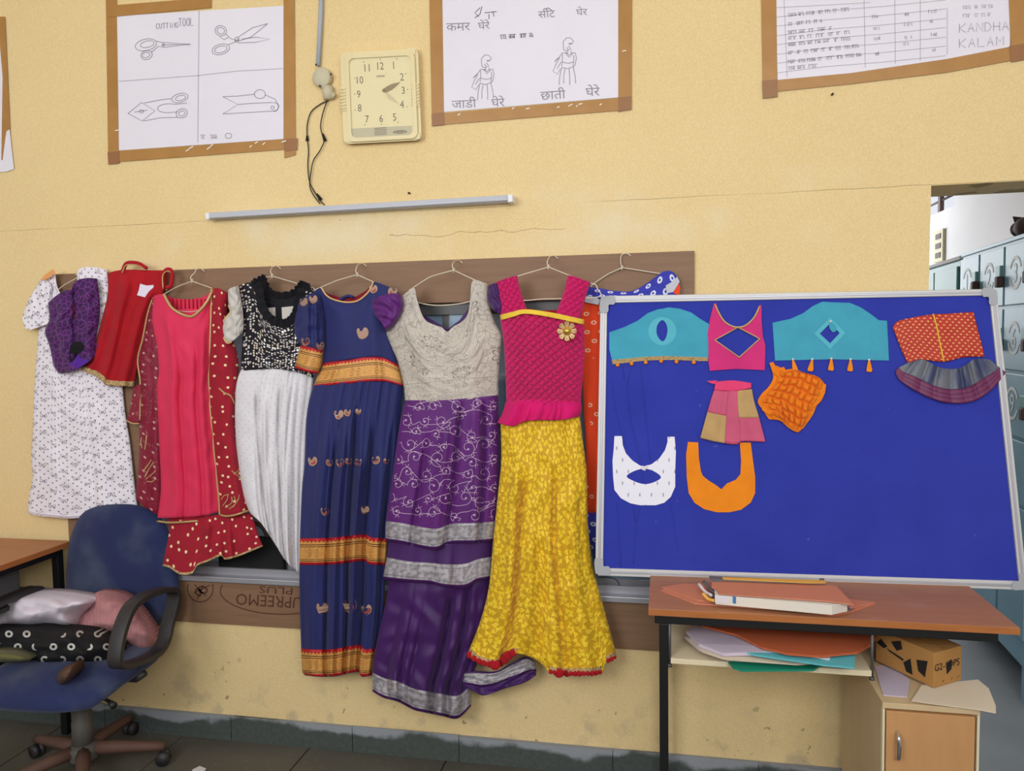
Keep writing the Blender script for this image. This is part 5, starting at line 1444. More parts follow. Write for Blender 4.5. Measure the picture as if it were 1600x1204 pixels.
sheet('silver_edge', [(1040, 446), (1050, 440), (1058, 432), (1062, 440), (1052, 456), (1042, 458)], wp(2.708), m['lamp_grey'], g, thick=.002)
sheet('orange_edge', [(1052, 458), (1060, 441), (1063, 450), (1061, 460)], wp(2.712), m['orange_tie'], g, thick=.003)
# ------------------------------------------------------------------ pin-up board leaning on the wall
bTL, bTR, bBR, bBL = at(941, 466, 2.700), at(1555, 453, 2.742), at(1604, 918, 2.604), at(932, 893, 2.596)
bn = np.cross(bBL-bTL, bTR-bTL); bn /= np.linalg.norm(bn)
if bn[1] > 0: bn = -bn
# one plane through the four corners
bc_ = (bTL+bTR+bBR+bBL)/4
BPX = lambda x, y, off: atplane(x, y, bc_, bn, off)
bd = empty('pin_board', (bBL+bBR)/2, 'large blue felt pin-up board in a white metal frame leaning on the wall', 'notice board')
def bslab(name, q, o0, o1, mt, parent, bev=0.0):
    a = [BPX(x, y, o0) for x, y in q]
    b = [p - bn*(o0-o1) for p in a]
    return hexa(name, [b[3], b[2], b[1], b[0], a[3], a[2], a[1], a[0]], mt, parent, bev)
felt = bslab('felt_panel', [(946, 471), (1550, 459), (1598, 912), (937, 889)], 0.0, -.012, m['felt'], bd)
FW = 12
rails = [[(944, 462), (1553, 451), (1554, 461), (946, 473)], [(1546, 454), (1558, 454), (1606, 918), (1594, 918)],
         [(934, 887), (1602, 908), (1604, 922), (934, 899)], [(938, 466), (949, 466), (942, 896), (930, 896)]]
for q in rails: bslab('frame_rail', q, .008, -.014, m['alu_w'], bd, .0025)
for q in rails:      # raised inner bead of each rail
    A, B, C, Dq = [np.array(p, float) for p in q]
    if abs(q[0][0]-q[1][0]) > 100: qq = [A+.35*(Dq-A), B+.35*(C-B), B+.65*(C-B), A+.65*(Dq-A)]
    else: qq = [A+.35*(B-A), A+.65*(B-A), Dq+.65*(C-Dq), Dq+.35*(C-Dq)]
    bslab('rail_bead', [tuple(p) for p in qq], .0105, .004, m['alu'], bd, .001)
for x, y, dx, dy in ((940, 464, 1, 1), (1556, 452, -1, 1), (1603, 919, -1, -1), (932, 896, 1, -1)):
    sheet('corner_cap', catmull([(x-2*dx, y+4*dy), (x+3*dx, y-1*dy), (x+20*dx, y-2.0*dy), (x+20*dx, y+11*dy), (x+11*dx, y+12*dy), (x+10*dx, y+23*dy), (x-2.5*dx, y+23*dy)], 3, True), lambda a, b, off: BPX(a, b, off-.014), m['cap_grey'], bd, thick=.0265)
for i, l in enumerate(([(955, 590), (962, 640), (975, 690), (985, 760), (993, 815)], [(986, 575), (980, 605), (985, 650), (996, 700), (1004, 745), (1010, 780)], [(1001, 570), (1006, 620), (1011, 670), (1016, 718)], [(963, 785), (966, 820), (970, 885)],
                       [(1047, 785), (1055, 830), (1060, 860)], [(1000, 790), (993, 830), (990, 880)], [(973, 570), (975, 590)])):
    o = tube('felt_crease', [BPX(x, y, .0002) for x, y in catmull(l, 5)], .0022, m['felt'], bd, 6)
# sewing samples pinned on the board
PG = 'sewing samples pinned on the blue board'
def sample(name, label, cat, x, y): return empty(name, BPX(x, y, .002), label, cat, PG)
def bp(off0): return lambda x, y, off: BPX(x, y, off0+off)
s = sample('sleeve_sample', 'teal sleeve cutting with an oval hole and orange pompom edging', 'sewing sample', 1030, 570)
b0 = [(952, 519), (975, 511), (996, 501), (1012, 489), (1028, 483), (1036, 482), (1045, 480), (1062, 482), (1080, 488), (1094, 498), (1108, 506), (1107, 560), (1060, 559), (1010, 560), (957, 566), (952, 545)]
sheet('cloth', b0, bp(.001), m['teal'], s, holes=[catmull([(1034, 500), (1027, 508), (1026, 520), (1030, 529), (1036, 533), (1041, 526), (1043, 514), (1040, 504)], 3, True)], thick=.002)
sheet('facing', ell(1035, 517, 22, 22, 0, 28)[:-1], bp(.003), m['teal_face'], s, holes=[catmull([(1034, 500), (1027, 508), (1026, 520), (1030, 529), (1036, 533), (1041, 526), (1043, 514), (1040, 504)], 3, True)], thick=.0006)
sheet('lace_edging', [(956, 562), (1010, 557), (1040, 556), (1106, 558), (1106, 564), (1040, 562), (1010, 563), (957, 569)], bp(.003), m['gold_trim'], s, thick=.0015)
for x, y in ((965, 570), (987, 568), (1009, 566), (1033, 564), (1057, 565), (1084, 566)):
    lathe('pompom', BPX(x, y, .004)-np.array([0, 0, 0]), [(.001, .004), (.005, .002), (.0072, -.003), (.005, -.008), (.001, -.010)], m['pompom'], s, 10, 'y')
s = sample('sleeve_sample', 'teal sleeve cutting with a diamond hole and hanging orange tassels', 'sewing sample', 1297, 565)
dh = [(1297, 505), (1281, 521), (1297, 536), (1312, 520)]
sheet('cloth', [(1207, 504), (1235, 498), (1255, 489), (1270, 478), (1285, 471), (1298, 472), (1328, 473), (1345, 480), (1360, 490), (1373, 500), (1386, 501), (1389, 563), (1300, 561), (1211, 563)], bp(.001), m['teal'], s, holes=[dh], thick=.002)
sheet('facing', [(1297, 496), (1272, 521), (1297, 545), (1321, 520)], bp(.003), m['teal_face'], s, holes=[dh], thick=.0006)
sheet('leaf_flap', catmull([(1297, 504), (1305, 507), (1308, 514), (1302, 519), (1296, 512)], 3, True), bp(.004), m['teal'], s, thick=.0015)
lathe('pin', BPX(1298, 502, .006), [(.003, .003), (.004, -.001), (.001, -.005)], m['pin'], s, 8, 'y')
for x, y, sl in ((1239, 562, 3), (1269, 562, -3), (1299, 561, -1), (1329, 562, -1), (1358, 563, 0)):
    ts_ = sheet('tassel', [(x-1.5, y), (x+1.5, y), (x+5+sl, y+15), (x+3+sl, y+18), (x-4+sl, y+17), (x-4+sl, y+14)], bp(.002), m['orange'], s, thick=.006)
    lathe('pin', BPX(x, y-1, .007), [(.003, .003), (.004, -.001), (.001, -.005)], m['pin'], ts_, 8, 'y')
s = sample('blouse_sample', 'pink neckline cutting with gold-edged diamond opening', 'sewing sample', 1150, 578)
dd_ = [(1117, 531), (1153, 512), (1187, 529), (1155, 558)]
sheet('cloth', catmull([(1115, 475), (1119, 474), (1124, 490), (1132, 502), (1143, 509), (1153, 511), (1165, 508), (1178, 496), (1187, 477), (1190, 478)], 3).tolist() + [(1190, 500), (1192, 525), (1196, 540), (1195, 578), (1150, 576), (1109, 579), (1107, 565), (1107, 538), (1106, 520), (1109, 500)], bp(.0045), m['pink'], s, holes=[dd_], thick=.002)
trim_px('gold_piping', [(1117, 475), (1124, 490), (1132, 502), (1143, 509), (1153, 511), (1165, 508), (1178, 496), (1187, 478)], bp(.005), m['gold_trim'], s, .0032, .002)
trim_px('gold_piping', [(1153, 511), (1117, 531), (1155, 558), (1187, 529), (1153, 511)], bp(.005), m['gold_trim'], s, .0032, .002, 0)
s = sample('skirt_sample', 'tiny rose and gold brocade skirt pinned above the orange yoke', 'sewing sample', 1145, 692)
def bpatch(top, right, bottom, left, off, amp, fn):
    """cloth patch lying on the board"""
    P = Patch(top, right, bottom, left, folds=None)
    P.pt = lambda S, T, o=0.0, back=False, P=P: bp_pts(P, S, T, o, back, off, amp, fn)
    return P
def bp_pts(P, S, T, o, back, off, amp, fn):
    S, T = np.broadcast_arrays(np.asarray(S, float), np.asarray(T, float)); p = P.px(S, T)
    h = off + o + (0 if back else .003 + amp*fn(S, T)*np.clip(np.sin(np.pi*S)*2, .3, 1))
    d = _f + ((p[..., 0]-800)/FPX)[..., None]*_r - ((p[..., 1]-602)/FPX)[..., None]*_u
    k = ((bc_-CAM) @ bn + h)/(d @ bn)
    return CAM + d*k[..., None]
sk_ = bpatch([(1120, 600), (1145, 603), (1174, 600)], [(1178, 625), (1187, 655)], [(1094, 684), (1120, 690), (1150, 694), (1160, 689), (1196, 690)], [(1112, 620), (1102, 655)], .006, .008, lambda S, T: .3+pleats(3.2, .2, 1, .2)(S, T))
for nm, mt, a, b, c, d in (('panel', 'rose_silk', 0, .38, .08, .52), ('panel', 'tan_silk', 0, .38, .52, 1), ('panel', 'rose_silk', .38, .62, .08, 1), ('panel', 'tan_silk', .62, 1, .08, .58), ('panel', 'rose_silk', .62, 1, .58, 1)):
    sk_.mesh(nm, m[mt], s, 16, 16, s0=a, s1=b, t0=c, t1=d)
wb2 = bpatch([(1118, 596), (1145, 594), (1174, 598)], [], [(1116, 609), (1145, 611), (1174, 606)], [], .008, .006, lambda S, T: .5+.5*np.sin(9*S))
wb2.mesh('waistband', m['rose_band'], s, 24, 6)
sheet('tie_end', [(1104, 595), (1120, 594), (1121, 600), (1112, 599)], bp(.008), m['rose_band'], s, thick=.002)
s = sample('smocked_sample', 'crumpled orange square of lattice smocking beside the brocade skirt', 'sewing sample', 1237, 675)
def smk(S, T):
    u, v = S*8+.4*np.sin(5*T), T*8+.4*np.sin(4*S+1); fu, fv = 2*(u-np.floor(u))-1, 2*(v-np.floor(v))-1
    par = (np.floor(u)+np.floor(v)) % 2
    w_ = np.where(par == 0, (1-np.abs(fu)**2)*(1-np.abs(fv)**8), (1-np.abs(fv)**2)*(1-np.abs(fu)**8))**.7
    e = np.clip(np.minimum(np.minimum(S, 1-S), np.minimum(T, 1-T))*9, 0, 1)
    return w_*e+.25*(1-e)
os_ = bpatch([(1204, 572), (1213, 571), (1226, 577), (1240, 576), (1256, 582), (1270, 592), (1279, 610)], [(1290, 601), (1289, 612), (1284, 625), (1276, 634), (1270, 648)],
             [(1202, 655), (1215, 656), (1222, 659), (1232, 668), (1246, 675), (1256, 668)], [(1208, 590), (1200, 605), (1190, 615), (1184, 628), (1192, 640), (1198, 650)], .003, .020, smk)
os_.mesh('cloth', m['orange2'], s, 130, 130)
sheet('frayed_corner', [(1202, 567), (1208, 565), (1214, 575), (1225, 573), (1230, 582), (1218, 590), (1208, 582)], bp(.012), m['orange2'], s, thick=.003)
sheet('turned_flap', [(1276, 612), (1283, 601), (1291, 600), (1289, 614), (1280, 629), (1271, 637), (1270, 622)], bp(.010), m['orange2'], s, thick=.003)
sheet('turned_flap', [(1194, 632), (1202, 628), (1222, 634), (1222, 646), (1214, 655), (1202, 648), (1190, 640)], bp(.012), m['orange2'], s, thick=.003)
s = sample('neck_sample', 'white sprigged neckline cutting with a leaf-shaped hole and tiny bow', 'sewing sample', 1005, 789)
outer = [(960, 681), (972, 681), (973, 695), (978, 708), (988, 719), (1000, 727), (1007, 728), (1018, 725), (1030, 716), (1039, 703), (1043, 690), (1043, 682), (1054, 682), (1056, 705), (1055, 735), (1055, 760), (1048, 776), (1038, 785), (1025, 789), (1000, 789), (985, 786), (970, 778), (960, 765), (958, 745), (957, 720), (959, 700)]
sheet('cloth', outer, bp(.001), m['white_sprig'], s, holes=[catmull([(979, 744), (990, 736), (1005, 732), (1020, 735), (1033, 745), (1022, 753), (1007, 756), (992, 752)], 3, True)], thick=.002)
sheet('bow', [(1003, 727), (1007, 729), (1011, 726), (1013, 731), (1008, 733), (1009, 735), (1004, 734), (1001, 731)], bp(.003), m['white_cloth'], s, thick=.003)
s = sample('neck_sample', 'plain orange sweetheart neckline cutting pinned lowest on the board', 'sewing sample', 1128, 800)
sheet('cloth', [(1075, 690), (1091, 691), (1092, 715), (1095, 735), (1098, 743), (1108, 751), (1118, 757), (1127, 764), (1136, 755), (1150, 749), (1157, 740), (1158, 720), (1156, 691), (1173, 691), (1176, 715), (1180, 745), (1180, 770), (1173, 785), (1158, 796), (1140, 800), (1120, 800), (1100, 795), (1085, 785), (1076, 770), (1073, 745), (1072, 710)], bp(.001), m['orange'], s, thick=.002)
s = sample('brocade_sample', 'red gold-dotted brocade piece with a yellow centre cord', 'sewing sample', 1470, 567)
rb = bpatch([(1395, 511), (1402, 502), (1425, 496), (1457, 491), (1480, 490), (1521, 487)], [(1528, 515), (1536, 545)], [(1419, 569), (1440, 562), (1475, 565), (1505, 558), (1538, 557)], [(1402, 530), (1411, 552)], .003, .004, lambda S, T: .4+.6*np.exp(-((S-.5)/.12)**2)+.3*np.sin(7*S))
rb.mesh('cloth', m['red_brocade'], s, 40, 20)
trim_px('yellow_cord', [(1458, 490), (1464, 512), (1469, 538), (1475, 565)], bp(.010), m['yellow_pipe'], s, .0022, .002)
s = sample('pleated_sample', 'slate pleated half-circle frill with a wine border', 'sewing sample', 1485, 630)
fr = bpatch([(1420, 566), (1440, 561), (1455, 567), (1470, 574), (1490, 576), (1505, 572), (1520, 562), (1535, 560), (1548, 562)], [(1557, 570), (1570, 580)],
            [(1399, 580), (1405, 593), (1425, 607), (1450, 620), (1475, 628), (1500, 630), (1525, 625), (1550, 608), (1572, 582)], [(1412, 570), (1404, 574)], .004, .018, lambda S, T: .15+pleats(8, 1.0, .5, .1, .02)(S, T))
fr.mesh('frill', m['slate_silk'], s, 80, 24, t0=0, t1=.6)
fr.mesh('wine_border', m['wine'], s, 80, 14, t0=.6, t1=1.0)
# loose black wire under the board's corner
o = tube('stray_wire', catmull([at(936, 902, 2.66), at(948, 901, 2.65), at(960, 904, 2.64), at(966, 909, 2.645), at(968, 914, 2.66)], 6), .0016, m['black_metal'], None, 6)
tag(o, 'thin black wire curling under the blue board by the window sill', 'wire')

# ------------------------------------------------------------------ table with shelf
TZ = .80
tFL, tFR = onz(1013, 951, TZ), onz(1593, 980, TZ)
tx0, tx1, ty0, ty1 = float(tFL[0]), float(tFR[0]), float((tFL[1]+tFR[1])/2), 2.70
tb = empty('computer_table', ((tx0+tx1)/2, (ty0+ty1)/2, 0), 'brown laminate table with black metal legs carrying the blue board', 'table')
box('tabletop', (tx0, ty0, TZ-.018), (tx1, ty1, TZ), m['laminate'], tb, .0015)
box('front_edging', (tx0, ty0-.002, TZ-.019), (tx1, ty0+.001, TZ-.001), m['edge'], tb)
box('front_rail', (tx0+.018, ty0+.004, TZ-.045), (tx1-.05, ty0+.034, TZ-.0185), m['black_metal'], tb, .002)
box('rear_rail', (tx0+.018, ty1-.05, TZ-.045), (tx1-.05, ty1-.02, TZ-.0185), m['black_metal'], tb, .002)
for a in (tx0+.018, tx1-.08): box('side_rail', (a, ty0+.034, TZ-.045), (a+.03, ty1-.05, TZ-.0185), m['black_metal'], tb, .002)
lx = float(at(1030, 1000, ty0+.005)[0])
box('leg', (lx, ty0+.004, .012), (lx+.026, ty0+.03, TZ-.045), m['black_metal'], tb, .002)
box('leg', (lx, ty1-.046, .012), (lx+.026, ty1-.02, TZ-.045), m['black_metal'], tb, .002)
box('leg', (.61, ty1-.046, .012), (.636, ty1-.02, TZ-.045), m['black_metal'], tb, .002)
for yy in (ty0+.004, ty1-.046): box('foot', (lx-.002, yy-.002, 0), (lx+.028, yy+.028, .012), m['black_metal'], tb, .002)
SZ = .655
sF = onz(1048, 1028, SZ); sR = onz(1364, 1051, SZ)
sx0, sx1, sy0 = float(sF[0]), float(sR[0]), float(sF[1])
box('shelf', (sx0, sy0, SZ-.016), (sx1, ty1-.06, SZ), m['cream_edge'], tb, .001)
for x in (sx0-.006, sx1):
    for y in (sy0+.012, ty1-.1):
        tube('shelf_hanger', [(x+.003, y, TZ-.03), (x+.003, y, SZ-.03)], .0045, m['grey_metal'], tb, 8)
        tube('hanger_nut', [(x+.003, y, SZ-.022), (x+.003, y, SZ-.03)], .008, m['grey_metal'], tb, 6)
tube('slide_bracket', [at(1040, 980, sy0+.03), at(1043, 1010, sy0+.03), at(1042, 1040, sy0+.03)], .006, m['grey_metal'], tb, 8)

# things on the tabletop
TP = lambda x, y, off: onz(x, y, TZ+off)
def layer(name, pts, z0, th, mt, parent=None, curl=0.0):
    """flat sheet resting at height z0, corners in px"""
    P = [onz(x, y, z0+th) for x, y in pts]; n_ = len(P); c = np.mean(P, 0)
    V = [p+np.array([0, 0, curl*np.linalg.norm((p-c)[:2])**2]) for p in P]
    V = V + [v-np.array([0, 0, th]) for v in V]
    F = [tuple(range(n_)), tuple(range(2*n_-1, n_-1, -1))] + [(i, n_+i, n_+(i+1) % n_, (i+1) % n_) for i in range(n_)]
    o = mk(name, V, F, mt, parent)
    bm = bmesh.new(); bm.from_mesh(o.data); bmesh.ops.recalc_face_normals(bm, faces=bm.faces); bm.to_mesh(o.data); bm.free()
    return o
bo = empty('envelope', onz(1200, 945, TZ), 'salmon paper envelope folder lying under the book on the table', 'folder')
layer('lower_sheet', [(1032, 921), (1070, 914), (1200, 920), (1368, 942), (1335, 953), (1306, 961), (1240, 953), (1085, 942)], TZ+.0005, .003, m['folder'], bo)
layer('upper_sheet', [(1034, 917), (1065, 911), (1200, 918), (1366, 940), (1330, 948), (1240, 947), (1090, 937)], TZ+.004, .003, m['folder'], bo)
layer('turned_corner', [(1290, 951), (1306, 954), (1336, 950), (1306, 961)], TZ+.0075, .002, m['folder2'], bo)
# book
bk = empty('book', onz(1220, 935, TZ+.008), 'thick worn book with salmon cover lying on the table before the board', 'book')
z0 = TZ+.0085; bt = .034
base = [(1116, 940), (1320, 956), (1332, 948), (1310, 922), (1110, 915)]
layer('page_block', [(1118, 929), (1300, 945), (1324, 940), (1302, 915), (1115, 908)], z0+.003, bt-.006, m['page'], bk)
layer('back_cover', [(1114, 941), (1300, 957), (1330, 952), (1306, 921), (1110, 918)], z0, .003, m['grey_card'], bk)
layer('front_cover', [(1112, 903), (1306, 914), (1334, 944), (1329, 943), (1290, 938), (1124, 927), (1120, 920), (1112, 917)], z0+bt, .003, m['folder'], bk)
pc = [onz(x, y, z0+.010) for x, y in ((1116, 938), (1148, 941))]
sp = [at(1117, 929, pc[0][1]-.016), at(1148, 932, pc[0][1]-.016), at(1148, 943, pc[0][1]-.016), at(1117, 941, pc[0][1]-.016)]
mk('spine_label', sp, [(0, 1, 2, 3)], m['white_sheet'], bk)
sp = [at(1145, 931, pc[0][1]-.0185), at(1150, 932, pc[0][1]-.0185), at(1150, 943, pc[0][1]-.0185), at(1145, 942, pc[0][1]-.0185)]
mk('blue_stripe', sp, [(0, 1, 2, 3)], m['blue_label'], bk)
for a, b, mt in (((1100, 908), (1124, 930), 'grey_card'), ((1092, 912), (1112, 930), 'white_sheet'), ((1098, 927), (1116, 938), 'yellow_sheet')):
    p0, p1 = onz(a[0], a[1], z0+.022), onz(b[0], b[1], z0+.014)
    tube('loose_page', catmull([p0, (p0+p1)/2+np.array([0, 0, -.006]), p1], 4), .005, m[mt], bk, 6)
ob = empty('notebook', onz(1210, 903, z0), 'thin dark-edged notebook with yellow sheets lying behind the book', 'book')
layer('cover', [(1108, 899), (1290, 907), (1290, 911), (1110, 905)], z0+bt+.005, .004, m['grey_card'], ob)
layer('yellow_sheet', [(1128, 901), (1290, 906), (1290, 910), (1262, 910), (1130, 904)], z0+bt+.010, .002, m['yellow_sheet'], ob)
for x in (1115, 1280): layer('support_edge', [(x, 903), (x+8, 903), (x+8, 908), (x, 908)], TZ, bt+.013, m['grey_card'], ob)

# papers on the shelf
SG = 'papers stacked on the table shelf'
def sh(name, label, cat, pts, z, th, mt, curl=0.0):
    o = layer(name, pts, z, th, mt, None, curl); tag(o, label, cat, SG); return o
z = SZ+.0005
sh('green_folder', 'dark green plastic folder lowest on the table shelf', 'folder', [(1138, 1033), (1180, 1030), (1290, 1034), (1270, 1045), (1160, 1046), (1146, 1042)], z, .006, m['green_folder'])
pbn = empty('paper_bundle', onz(1200, 1015, z), 'thick bundle of loose white pages on the table shelf', 'papers', SG)
for i in range(6):
    jx, jy = rnd.uniform(-8, 8), rnd.uniform(-2.5, 2.5)
    layer('page', [(1075+jx, 1000+jy), (1100+jx, 990+jy), (1250+jx, 1000+jy), (1340, 1020), (1330-3*i, 1032+jy), (1240+jx, 1038+jy*.5), (1130+jx, 1030+jy), (1098+jx, 1020+jy)], z+.0065+.0025*i, .0016, m[('white_sheet', 'lilac_sheet', 'cream_sheet')[i % 3]], pbn, .12)
sh('newspaper', 'folded printed newspaper curling from the shelf stack', 'papers', [(1072, 988), (1092, 980), (1200, 985), (1340, 1005), (1330, 1022), (1130, 1022), (1092, 1008)], z+.021, .010, m['lilac_sheet'], .2)
sh('teal_folder', 'pale teal card folder in the middle of the shelf stack', 'folder', [(1124, 1008), (1160, 1000), (1336, 1022), (1335, 1042), (1290, 1038), (1180, 1022)], z+.032, .005, m['teal_folder'])
sh('loose_sheet', 'crumpled white sheet between teal and rust folders on the shelf', 'papers', [(1190, 1008), (1240, 1004), (1300, 1018), (1296, 1030), (1260, 1024), (1210, 1018)], z+.0375, .002, m['white_sheet'], 0)
sh('rust_folder', 'large rust-brown folder bulging on top of the shelf stack', 'folder', [(1096, 976), (1180, 974), (1370, 992), (1362, 1005), (1340, 1018), (1280, 1024), (1230, 1020), (1190, 1010), (1150, 990)], z+.044, .006, m['folder2'], -.015)
np_ = []
for i in range(5):
    for j in range(6): np_.append([(1108+j*12+i*3, 986+i*5+j*1.2), (1116+j*12+i*3, 987+i*5+j*1.2)])
# ------------------------------------------------------------------ small cabinet with carton
cz = .60
cTL, cTR = onz(1377, 1093, cz), onz(1535, 1112, cz)
cx0, cx1, cy0, cy1 = float(cTL[0]), float(cTR[0]), float((cTL[1]+cTR[1])/2), 2.66
cb = empty('side_cabinet', ((cx0+cx1)/2, (cy0+cy1)/2, 0), 'small cream cabinet with beech door standing under the table', 'cabinet')
box('body', (cx0, cy0+.016, .0), (cx1, cy1, cz-.016), m['cream_board'], cb, .001)
box('top', (cx0-.001, cy0, cz-.016), (cx1+.001, cy1, cz), m['cream_board'], cb, .001)
for a, b in ((cx0, cx0+.006), (cx1-.006, cx1)): box('edge_strip', (a, cy0+.0, .0), (b, cy0+.017, cz-.0165), m['cream_edge'], cb)
dr = box('door', (cx0+.009, cy0-.002, .03), (cx1-.012, cy0+.0155, cz-.022), m['door_wood'], cb, .001)
hx = float(at(1401, 1160, cy0)[0]); hz0, hz1 = float(at(1401, 1184, cy0)[2]), float(at(1401, 1142, cy0)[2])
tube('handle', catmull([(hx, cy0-.002, hz1), (hx, cy0-.018, hz1-.008), (hx, cy0-.024, (hz0+hz1)/2), (hx, cy0-.018, hz0+.008), (hx, cy0-.002, hz0)], 6), [.004]*6+[.006]*13+[.004]*6, m['chrome'], dr, 10)
# papers on the cabinet
o = layer('cream_sheet', [(1424, 1094), (1440, 1070), (1528, 1061), (1545, 1075), (1556, 1102), (1556, 1113), (1530, 1108), (1450, 1098)], cz+.005, .002, m['cream_sheet'], None); tag(o, 'large cream paper sheet overhanging the small cabinet', 'papers', 'papers on the small cabinet')
o = layer('lilac_sheet', [(1366, 1040), (1395, 1038), (1422, 1062), (1418, 1088), (1380, 1085)], cz+.0005, .0025, m['lilac_sheet'], None); tag(o, 'pale lilac papers on the small cabinet beside the carton', 'papers', 'papers on the small cabinet')
kz = cz+.0085; kh = .115
k0, k1, k2 = onz(1459, 1075, kz), onz(1502, 1062, kz), onz(1374, 1030, kz)
kd = np.array([k1[0]-k0[0], k1[1]-k0[1], 0]); ke = np.array([k2[0]-k0[0], k2[1]-k0[1], 0])
kw = np.linalg.norm(kd); ke = ke - kd*(ke @ kd)/(kw**2)*.6
kn = [k0, k0+kd, k0+kd+ke, k0+ke]
kt = float(at(1457, 1020, k0[1])[2]); kh = max(.07, kt-kz)
up = np.array([0, 0, kh])
ca = empty('carton', (kn[0]+kn[2])/2*np.array([1, 1, 0])+np.array([0, 0, kz]), 'scuffed brown carton patched with black marks on the small cabinet', 'box')
hexa('body', kn+[p+up for p in kn], m['carton'], ca, .002)
def kf(side, u, v, off=.001):
    a, b = (kn[0], kn[1]) if side == 0 else (kn[3], kn[0])
    d = b-a; nn = np.array([d[1], -d[0], 0]); nn /= np.linalg.norm(nn)
    return a + d*u + up*v + nn*off
def kq(name, side, us, mt=None, off=.0012): return mk(name, [kf(side, u, v, off) for u, v in us], [tuple(range(len(us)))], mt or m['black_ink'], ca)
for us in ([(.02, .58), (.10, .75), (.22, .60), (.15, .5)], [(.28, .80), (.45, .95), (.48, .72), (.38, .6)], [(.5, .35), (.62, .55), (.66, .1), (.55, .12)], [(.72, .6), (.9, .7), (.86, .2), (.75, .3)], [(.2, .55), (.5, .45), (.5, .38), (.25, .48)]): kq('black_patch', 1, us)
kq('black_patch', 0, [(.45, .3), (.62, .42), (.62, .7), (.42, .62)])
kl = lambda a, b, off: kf(0, a, 1-b, .0015)
text_px('carton_lettering', 'G2-1DPS', .45, .42, .20, lambda a, b, off: kf(0, a, 1-b, .002), m['black_ink'], ca, 0, .85)
for u in (.3, .6, .85): kq('staple_mark', 0, [(u, .12), (u+.06, .18), (u+.06, .16), (u, .10)])
mk('tape_seam', [kn[0]*.5+kn[1]*.5+up+np.array([0, 0, .001])-kd*.06, kn[0]*.5+kn[1]*.5+up+np.array([0, 0, .001])+kd*.06, kn[3]*.5+kn[2]*.5+up+np.array([0, 0, .001])+kd*.06, kn[3]*.5+kn[2]*.5+up+np.array([0, 0, .001])-kd*.06], [(0, 1, 2, 3)], m['tape'], ca)
mk('flap', [kn[1]+up, kn[2]+up, kn[2]+up+kd*.35+np.array([0, 0, -.012]), kn[1]+ke*.15+up+kd*.30+np.array([0, 0, -.02])], [(0, 1, 2, 3)], m['carton'], ca)
# ------------------------------------------------------------------ desk at the room's end
dz = .80
dk0, dk1 = onz(0, 880, dz), onz(115, 846, dz)
dx = float((dk0[0]+dk1[0])/2)
ds = empty('desk', (dx-.5, 2.45, 0), 'brown laminate desk with black frame at the end of the room', 'desk')
box('tabletop', (dx-1.1, 2.12, dz-.02), (dx, 2.715, dz), m['laminate'], ds, .0015)
box('side_edging', (dx-.001, 2.12, dz-.021), (dx+.0015, 2.715, dz-.001), m['edge'], ds)
box('frame_rail', (dx-.05, 2.16, dz-.05), (dx-.02, 2.69, dz-.0205), m['black_metal'], ds, .002)
box('frame_rail', (dx-1.06, 2.66, dz-.05), (dx-.05, 2.69, dz-.0205), m['black_metal'], ds, .002)
for x in (dx-.05, dx-1.06):
    for y in (2.16, 2.66): box('leg', (x, y, 0), (x+.03, y+.03, dz-.05), m['black_metal'], ds, .002)
box('shelf', (dx-1.04, 2.25, .60), (dx-.05, 2.66, .616), m['grey_metal'], ds, .002)
for i, (a, b, mt, lb) in enumerate(((.02, .12, 'grey_card', 'dark bundle of papers on the shelf under the desk'), (.22, .16, 'black_cloth', 'black folded cloth on the shelf under the desk'))):
    o = box('paper_stack' if i == 0 else 'folded_cloth', (dx-.35-a, 2.35, .617), (dx-.12-a, 2.6, .617+.06+b*.3), m[mt], None, .015); tag(o, lb, 'papers' if i == 0 else 'cloth')

